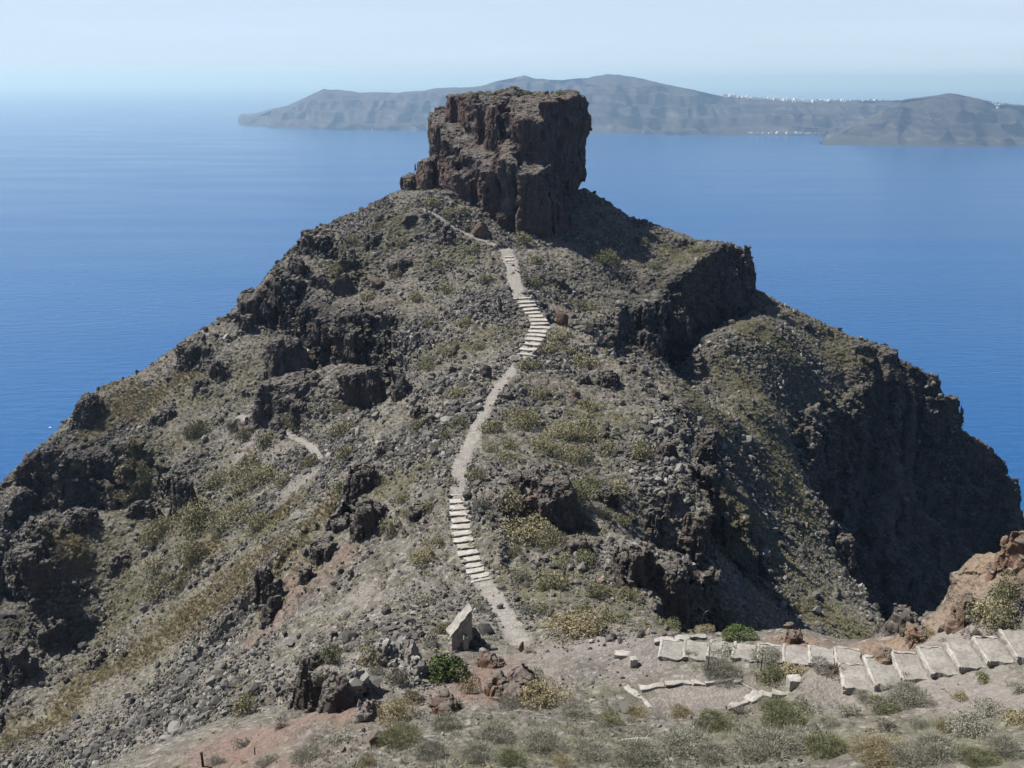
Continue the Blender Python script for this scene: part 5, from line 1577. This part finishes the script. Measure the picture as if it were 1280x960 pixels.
def kerb(px_list, label, w=0.28, name='broken_kerb', mat=None, hgt=0.16, cat='kerb', seed=1):
    rnd = random.Random(seed)
    P = [pick(a, b_)[0] for a, b_ in px_list]
    print(label, [tuple(np.round(q,1)) for q in P])
    root = empty(name, P[0]); tag(root, label, cat)
    for a, b_ in zip(P[:-1], P[1:]):
        L = np.linalg.norm((b_ - a)[:2]); m_ = max(1, int(L / 0.9))
        for i in range(m_):
            c = a + (b_ - a) * (i + 0.5) / m_
            slab('kerb_stone', mat or M_LIME, root, c[:2], (b_ - a)[:2], L / m_ * 0.96, w * rnd.uniform(0.7, 1.5), 0.35, rnd, max(c[2], float(height(c[0], c[1]))) + hgt, 0.06, 4, 4)
    return root
kerb([(798, 861), (828, 856), (862, 852), (880, 857), (913, 848), (924, 852)], 'broken pale kerb along the upper side of the grey landing', seed=2)
kerb([(908, 884), (934, 876), (948, 866), (962, 869), (985, 864)], 'low pale kerb curving up from the grey landing towards the wide steps', 0.4, seed=3)
kerb([(924, 852), (955, 866)], 'thin buried kerb line on the right end of the grey landing', 0.12, hgt=0.05, seed=4)
kerb([(815, 802), (840, 798), (880, 796)], 'dark-footed low retaining kerb above the left end of the wide steps', 0.35, mat=M_PLASTER, hgt=0.2, seed=5)
kerb([(783, 857), (813, 882)], 'brownish buried kerb sloping down on the left of the grey landing', 0.3, mat=M_PLASTER, hgt=0.05, seed=6)
def block(px, py, w, h, d, label, rz=0.0, mat=None, tilt=0.0):
    p, _ = pick(px, py); sc = project(p[None])[2][0] / FOC
    o = slab('concrete_block', mat or M_LIME, None, (0, 0), (1, 0), w * sc, d, h * sc * 1.1, random.Random(int(px)), h * sc * 0.95, 0.03, 5, 5)
    o.location = (p[0], p[1] + d * 0.3, p[2]); o.rotation_euler = (tilt, 0, rz)
    return tag(o, label, 'block')
block(777, 821, 20, 6, 0.5, 'flat white concrete slab lying on the bare ground', -0.15)
block(791, 831, 9, 13, 0.35, 'upright white stub of concrete beside the flat white slab', 0.2, None, 0.15)
block(993, 857, 17, 11, 0.6, 'pale broken block at the upper end of the curved low kerb', 0.1)
block(566, 801, 12, 4, 0.5, 'small pale slab on the rubble left of the ruined wall', 0.2)

# the ruined wall
p0, _ = pick(566, 813); p1 = U(585, 757, 66)
base = np.array((p0[0], p0[1] + 0.2, p0[2] - 0.4))
d = np.array((0.94, 0.34)); d = d / np.linalg.norm(d)
root = empty('ruined_wall', base); tag(root, 'ruined masonry wall stub with a steeply sloping pale top and a shaded front', 'wall')
def wall_part(name, mat, u0, u1, v0, v1, top0, top1, seed, nseg=14, nv=4, nz=9, parent=None, thick=None):
    """block along d (u) and across (v), top height running from top0 to top1 above the base, broken edges"""
    nn = np.array((d[1], -d[0]))     # towards +x
    rnd = np.random.default_rng(seed)
    def P(u, v, z):
        return (d[0] * u + nn[0] * v, d[1] * u + nn[1] * v, z)
    gu = np.linspace(u0, u1, nseg); gv = np.linspace(v0, v1, nv)
    tops = np.interp(gu, (u0, u1), (top0, top1)) + 0.05 * rnd.normal(size=nseg)
    V, Q = [], []
    idx = {}
    def vid(i, j, k):
        key = (i, j, k)
        if key not in idx:
            z = -0.6 + (tops[i] + 0.6) * k / (nz - 1) if thick is None else tops[i] - thick * (1 - k / (nz - 1))
            j1, j2, j3 = rnd.normal(size=3) * (0.03, 0.03, 0.03)
            idx[key] = len(V); V.append(P(gu[i] + j1, gv[j] + j2, z + j3))
        return idx[key]
    for i in range(nseg - 1):
        for k in range(nz - 1):
            Q.append((vid(i, nv - 1, k), vid(i + 1, nv - 1, k), vid(i + 1, nv - 1, k + 1), vid(i, nv - 1, k + 1)))
            Q.append((vid(i + 1, 0, k), vid(i, 0, k), vid(i, 0, k + 1), vid(i + 1, 0, k + 1)))
        for j in range(nv - 1):
            Q.append((vid(i, j + 1, nz - 1), vid(i + 1, j + 1, nz - 1), vid(i + 1, j, nz - 1), vid(i, j, nz - 1)))
    for j in range(nv - 1):
        for k in range(nz - 1):
            Q.append((vid(0, j, k), vid(0, j + 1, k), vid(0, j + 1, k + 1), vid(0, j, k + 1)))
            Q.append((vid(nseg - 1, j + 1, k), vid(nseg - 1, j, k), vid(nseg - 1, j, k + 1), vid(nseg - 1, j + 1, k + 1)))
    return link(name, np_mesh(name, V, Q), mat, parent or root)
wall_part('wall_body', M_PLASTER, 0.0, 1.55, -0.85, 0.0, 1.55, 3.35, 1, 12, 6, 16)
wall_part('coping', M_COPING, -0.08, 1.57, -0.90, 0.05, 1.63, 3.45, 2, 10, 5, 3, None, 0.14)
wall_part('stub_pillar', M_COPING, 0.80, 1.12, 0.06, 0.50, 1.60, 1.50, 3, 4, 4, 8)
wall_part('side_wall', M_RISER, 1.58, 2.3, -1.2, -0.35, 1.7, 1.0, 4, 6, 5, 8)  # shade side of the wall, its shade put into a darker masonry

def dry_wall(pxs, label, rows, size, seed, mat):
    rnd = random.Random(seed)
    P = [pick(a, b_)[0] for a, b_ in pxs]
    root = empty('dry_stone_wall', P[0]); tag(root, label, 'wall')
    for a, b_ in zip(P[:-1], P[1:]):
        L = np.linalg.norm((b_ - a)[:2]); m_ = max(2, int(L / (size * 1.25)))
        for r in range(rows):
            for i in range(m_):
                c = a + (b_ - a) * (i + 0.5 + 0.5 * (r % 2)) / m_
                o = bpy.data.objects.new('stone', WALLST[rnd.randrange(len(WALLST))]); C.objects.link(o); o.parent = root
                o.location = (c[0] - P[0][0] + rnd.uniform(-.06, .06), c[1] - P[0][1] + rnd.uniform(-.06, .06), c[2] - P[0][2] + 0.5 * size + r * size * 0.75)
                o.scale = (size * 0.75, size * 0.6, size * 0.5); o.rotation_euler = (rnd.uniform(-.2, .2), rnd.uniform(-.2, .2), rnd.uniform(0, 6.28))
    return root
WALLST = []
for k in range(4):
    mm = BM[k].copy(); attr(mm, 'tint', np.full(len(mm.vertices), (0.4, 0.6, 0.75, 0.5)[k])); mm.materials.append(M_STONE); WALLST.append(mm)
dry_wall([(627, 712), (626, 695), (624, 678)], 'short dry stone wall stacked beside the lower stairs on their right', 3, 0.45, 1, M_STONE)
dry_wall([(560, 728), (545, 738), (530, 745)], 'low line of stacked stones left of the foot of the lower stairs', 2, 0.4, 2, M_STONE)
dry_wall([(636, 720), (640, 745), (642, 762)], 'row of dark stones edging the dirt footpath on its right', 1, 0.35, 3, M_STONE)
dry_wall([(520, 855), (512, 820), (505, 805)], 'tumbled rubble wall between the grey shrub and the bright green fig', 3, 0.45, 4, M_STONE)

# rubble mound and red ledges in front of the ridge
def rubble_heap(px, py, w, h, n, size, label, seed, mat=None, tint=(0.55, 1.0)):
    p, _ = pick(px, py + h * 0.4); sc = project(p[None])[2][0] / FOC
    rx = w * sc * 0.5; hz_ = h * sc * 0.75
    k = np.random.default_rng(seed)
    a = k.uniform(0, 6.283, n); r = np.sqrt(k.random(n)) * 1.1
    x = rx * r * np.cos(a); y = rx * r * np.sin(a)
    gz = height(p[0] + x, p[1] + rx * 0.8 + y) - p[2]
    z = gz + hz_ * np.clip(1 - r ** 1.5, 0, 1) * k.uniform(0.75, 1.05, n) - 0.05
    lay = k.random(n) < 0.35
    z = np.where(lay, z * 0.6, z)
    s_ = size * np.exp(0.5 * k.normal(size=n))
    V, T, _ = merge(SP_, k.integers(0, 8, n), np.stack((x, y, z), 1), rand_rot(n, k), s_)
    me = np_mesh('rubble_heap', V, None, T)
    attr(me, 'tint', np.repeat(k.uniform(*tint, n), len(SP_[0][0])))
    o = link('rubble_heap', me, M_STONE); o.location = (p[0], p[1] + rx * 0.8, p[2])
    return tag(o, label, 'rubble heap')
rubble_heap(480, 815, 64, 40, 520, 0.20, 'heap of pale rubble from a collapsed building left of the ruined wall', 31, tint=(0.5, 0.88))
rubble_heap(522, 830, 30, 36, 260, 0.17, 'small steep heap of pale rubble left of the bright green fig', 32, tint=(0.5, 0.88))
rubble_heap(440, 850, 56, 60, 520, 0.20, 'grey rubble spilling down towards the front beside the dark rock recess', 33, tint=(0.3, 0.8))
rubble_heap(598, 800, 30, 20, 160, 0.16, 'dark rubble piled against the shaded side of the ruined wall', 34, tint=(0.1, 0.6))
crag(514, 815, 13, 34, 'narrow pale masonry stump standing in the rubble left of the fig', seed=32, mat=M_PALE, warp=0.35)
crag(456, 888, 34, 24, 'whitish leaning slab over a dark hole below the rubble', seed=33, mat=M_PALE, warp=0.6)
crag(345, 745, 20, 40, 'thin dark rib of rock beside the scree of pale stones', seed=44)
crag(402, 688, 30, 22, 'dark broken rib on the slope left of the lower stairs', seed=45)
crag(500, 480, 16, 30, 'dark pillar at the right end of the cliff hollow', seed=46)
crag(390, 848, 28, 66, 'dark rock pillar with a black recess at the left end of the rubble', seed=34)
crag(418, 868, 26, 40, 'knobbly grey rock face beside the black recess', seed=35)
crag(640, 872, 62, 9, 'dark red rock ledge in front of the ruined wall', seed=36, mat=M_RED)
crag(556, 886, 34, 10, 'rust red sloping rock under the bright green fig', seed=37, mat=M_RED)
crag(617, 830, 34, 6, 'low red outcrop right of the ruined wall', seed=38, mat=M_RED)
crag(1275, 690, 30, 40, 'orange red rock face of the knoll at the right edge', seed=39, mat=M_ORANGE, warp=0.6)
crag(1216, 758, 24, 20, 'rusty rock edge of the knoll above the black gulf', seed=40, mat=M_ORANGE)
crag(1152, 794, 26, 9, 'low orange rock lip at the brink behind the wide steps', seed=41, mat=M_ORANGE)
crag(1098, 820, 12, 5, 'small reddish rock at the far edge of the wide steps', seed=42, mat=M_ORANGE)
crag(990, 801, 26, 7, 'low tan rock rim behind the left part of the wide steps', seed=43, mat=M_ORANGE)


for q, (px, py, w, h) in enumerate([(345, 360, 30, 20), (310, 405, 26, 16), (470, 300, 22, 14), (500, 332, 24, 14), (398, 352, 26, 18), (250, 482, 24, 12), (205, 522, 26, 14), (178, 640, 30, 18), (150, 705, 28, 16),
        (62, 792, 40, 26), (120, 822, 26, 16), (372, 508, 26, 20), (482, 562, 20, 14), (452, 592, 26, 20), (525, 515, 18, 12), (560, 292, 24, 12), (100, 650, 36, 24), (30, 700, 44, 34), (20, 830, 40, 40), (470, 640, 30, 20),
        (420, 660, 26, 16), (380, 720, 22, 18), (840, 620, 26, 24), (812, 655, 28, 24), (832, 560, 26, 20), (762, 622, 24, 16), (868, 660, 28, 34), (650, 602, 22, 14), (722, 684, 24, 14), (782, 700, 28, 22), (700, 352, 22, 14),
        (762, 475, 26, 16), (730, 470, 18, 12), (1082, 436, 26, 12), (1010, 408, 20, 9), (955, 384, 18, 10), (850, 300, 30, 12), (800, 280, 20, 9), (1010, 545, 24, 20), (1032, 610, 24, 22), (1060, 680, 22, 20), (890, 600, 26, 34),
        (900, 660, 26, 40), (1185, 510, 28, 22), (1225, 565, 26, 22), (850, 400, 30, 26), (880, 385, 28, 24), (810, 425, 26, 22), (440, 420, 28, 20), (405, 412, 24, 18), (330, 725, 16, 22), (520, 640, 22, 14), (560, 440, 18, 10)]):
    crag(px, py, w, h, spot_label('rock', 'outcrop', px, py, w, h), seed=60 + q, warp=0.6)

# posts, stalks, branch
M_WOOD, nt, b = mat_new('weathered_wood')
nt.links.new(ramp(nt, noise(nt, scaled(nt, node(nt, 'ShaderNodeNewGeometry').outputs['Position'], (9, 9, 1.5)), 1.0, 5), [(0.3, (0.022, 0.018, 0.015)), (0.7, (0.06, 0.05, 0.042))]), b.inputs['Base Color'])
M_BLEACH, nt, b = mat_new('bleached_wood'); b.inputs['Base Color'].default_value = (0.48, 0.43, 0.36, 1)
nt.links.new(ramp(nt, noise(nt, None, 8.0), [(0.3, (0.33, 0.29, 0.24)), (0.7, (0.55, 0.5, 0.43))]), b.inputs['Base Color'])
p, _ = pick(252, 956)
root = empty('wooden_post', p); tag(root, 'dark weathered wooden post at the bottom left edge', 'post')
thin_tube('shaft', [(0, 0, -0.3), (0.01, 0, 0.4), (0.0, 0.01, 0.82)], [0.075, 0.07, 0.065], M_WOOD, root, 8)
thin_tube('cap', [(0, 0, 0.815), (0, 0, 0.86), (0, 0, 0.89)], [0.085, 0.08, 0.04], M_WOOD, root, 8)
p, _ = pick(319, 940)
root = empty('wooden_post', p); tag(root, 'short thin stake in the red soil right of the dark post', 'post')
thin_tube('shaft', [(0, 0, -0.2), (0.03, 0, 0.42)], [0.04, 0.035], M_WOOD, root, 6)
thin_tube('cap', [(0.03, 0, 0.415), (0.032, 0, 0.45)], [0.045, 0.02], M_WOOD, root, 6)
for px, py, hh, lab in ((882, 841, 44, 'tall dry flower stalk standing before the wide steps'), (948, 836, 24, 'shorter dry flower stalk right of the tall one')):
    p, _ = pick(px, py); sc = project(p[None])[2][0] / FOC; H_ = hh * sc * 1.1
    root = empty('dry_stalk', p); tag(root, lab, 'plant')
    thin_tube('stem', [(0, 0, -0.1), (0.03, 0, H_ * 0.5), (0.0, 0.02, H_)], [0.03, 0.025, 0.012], M_WOOD, root, 6)
    for k in range(6):
        z = H_ * (0.55 + 0.07 * k); a = k * 2.4
        thin_tube('twig', [(0.01, 0, z), (0.12 * math.cos(a), 0.12 * math.sin(a), z + 0.14)], [0.012, 0.006], M_WOOD, root, 5)
p, _ = pick(795, 926)
root = empty('dead_branch', p + np.array((0, 0, 0.12))); tag(root, 'bleached dead branch lying among the silvery scrub', 'branch')
thin_tube('bough', [(-1.2, -0.1, 0.0), (-0.6, 0.05, 0.04), (0.0, 0.0, 0.16), (0.5, -0.05, 0.18), (0.9, 0.02, 0.14)], [0.02, 0.03, 0.035, 0.03, 0.012], M_BLEACH, root)
thin_tube('twig', [(0.0, 0, 0.16), (-0.15, -0.3, 0.02), (-0.3, -0.45, -0.05)], [0.025, 0.018, 0.008], M_BLEACH, root)
thin_tube('twig', [(0.4, -0.04, 0.18), (0.6, 0.2, 0.3)], [0.02, 0.008], M_BLEACH, root)
print('all', round(time.time() - T0, 1))
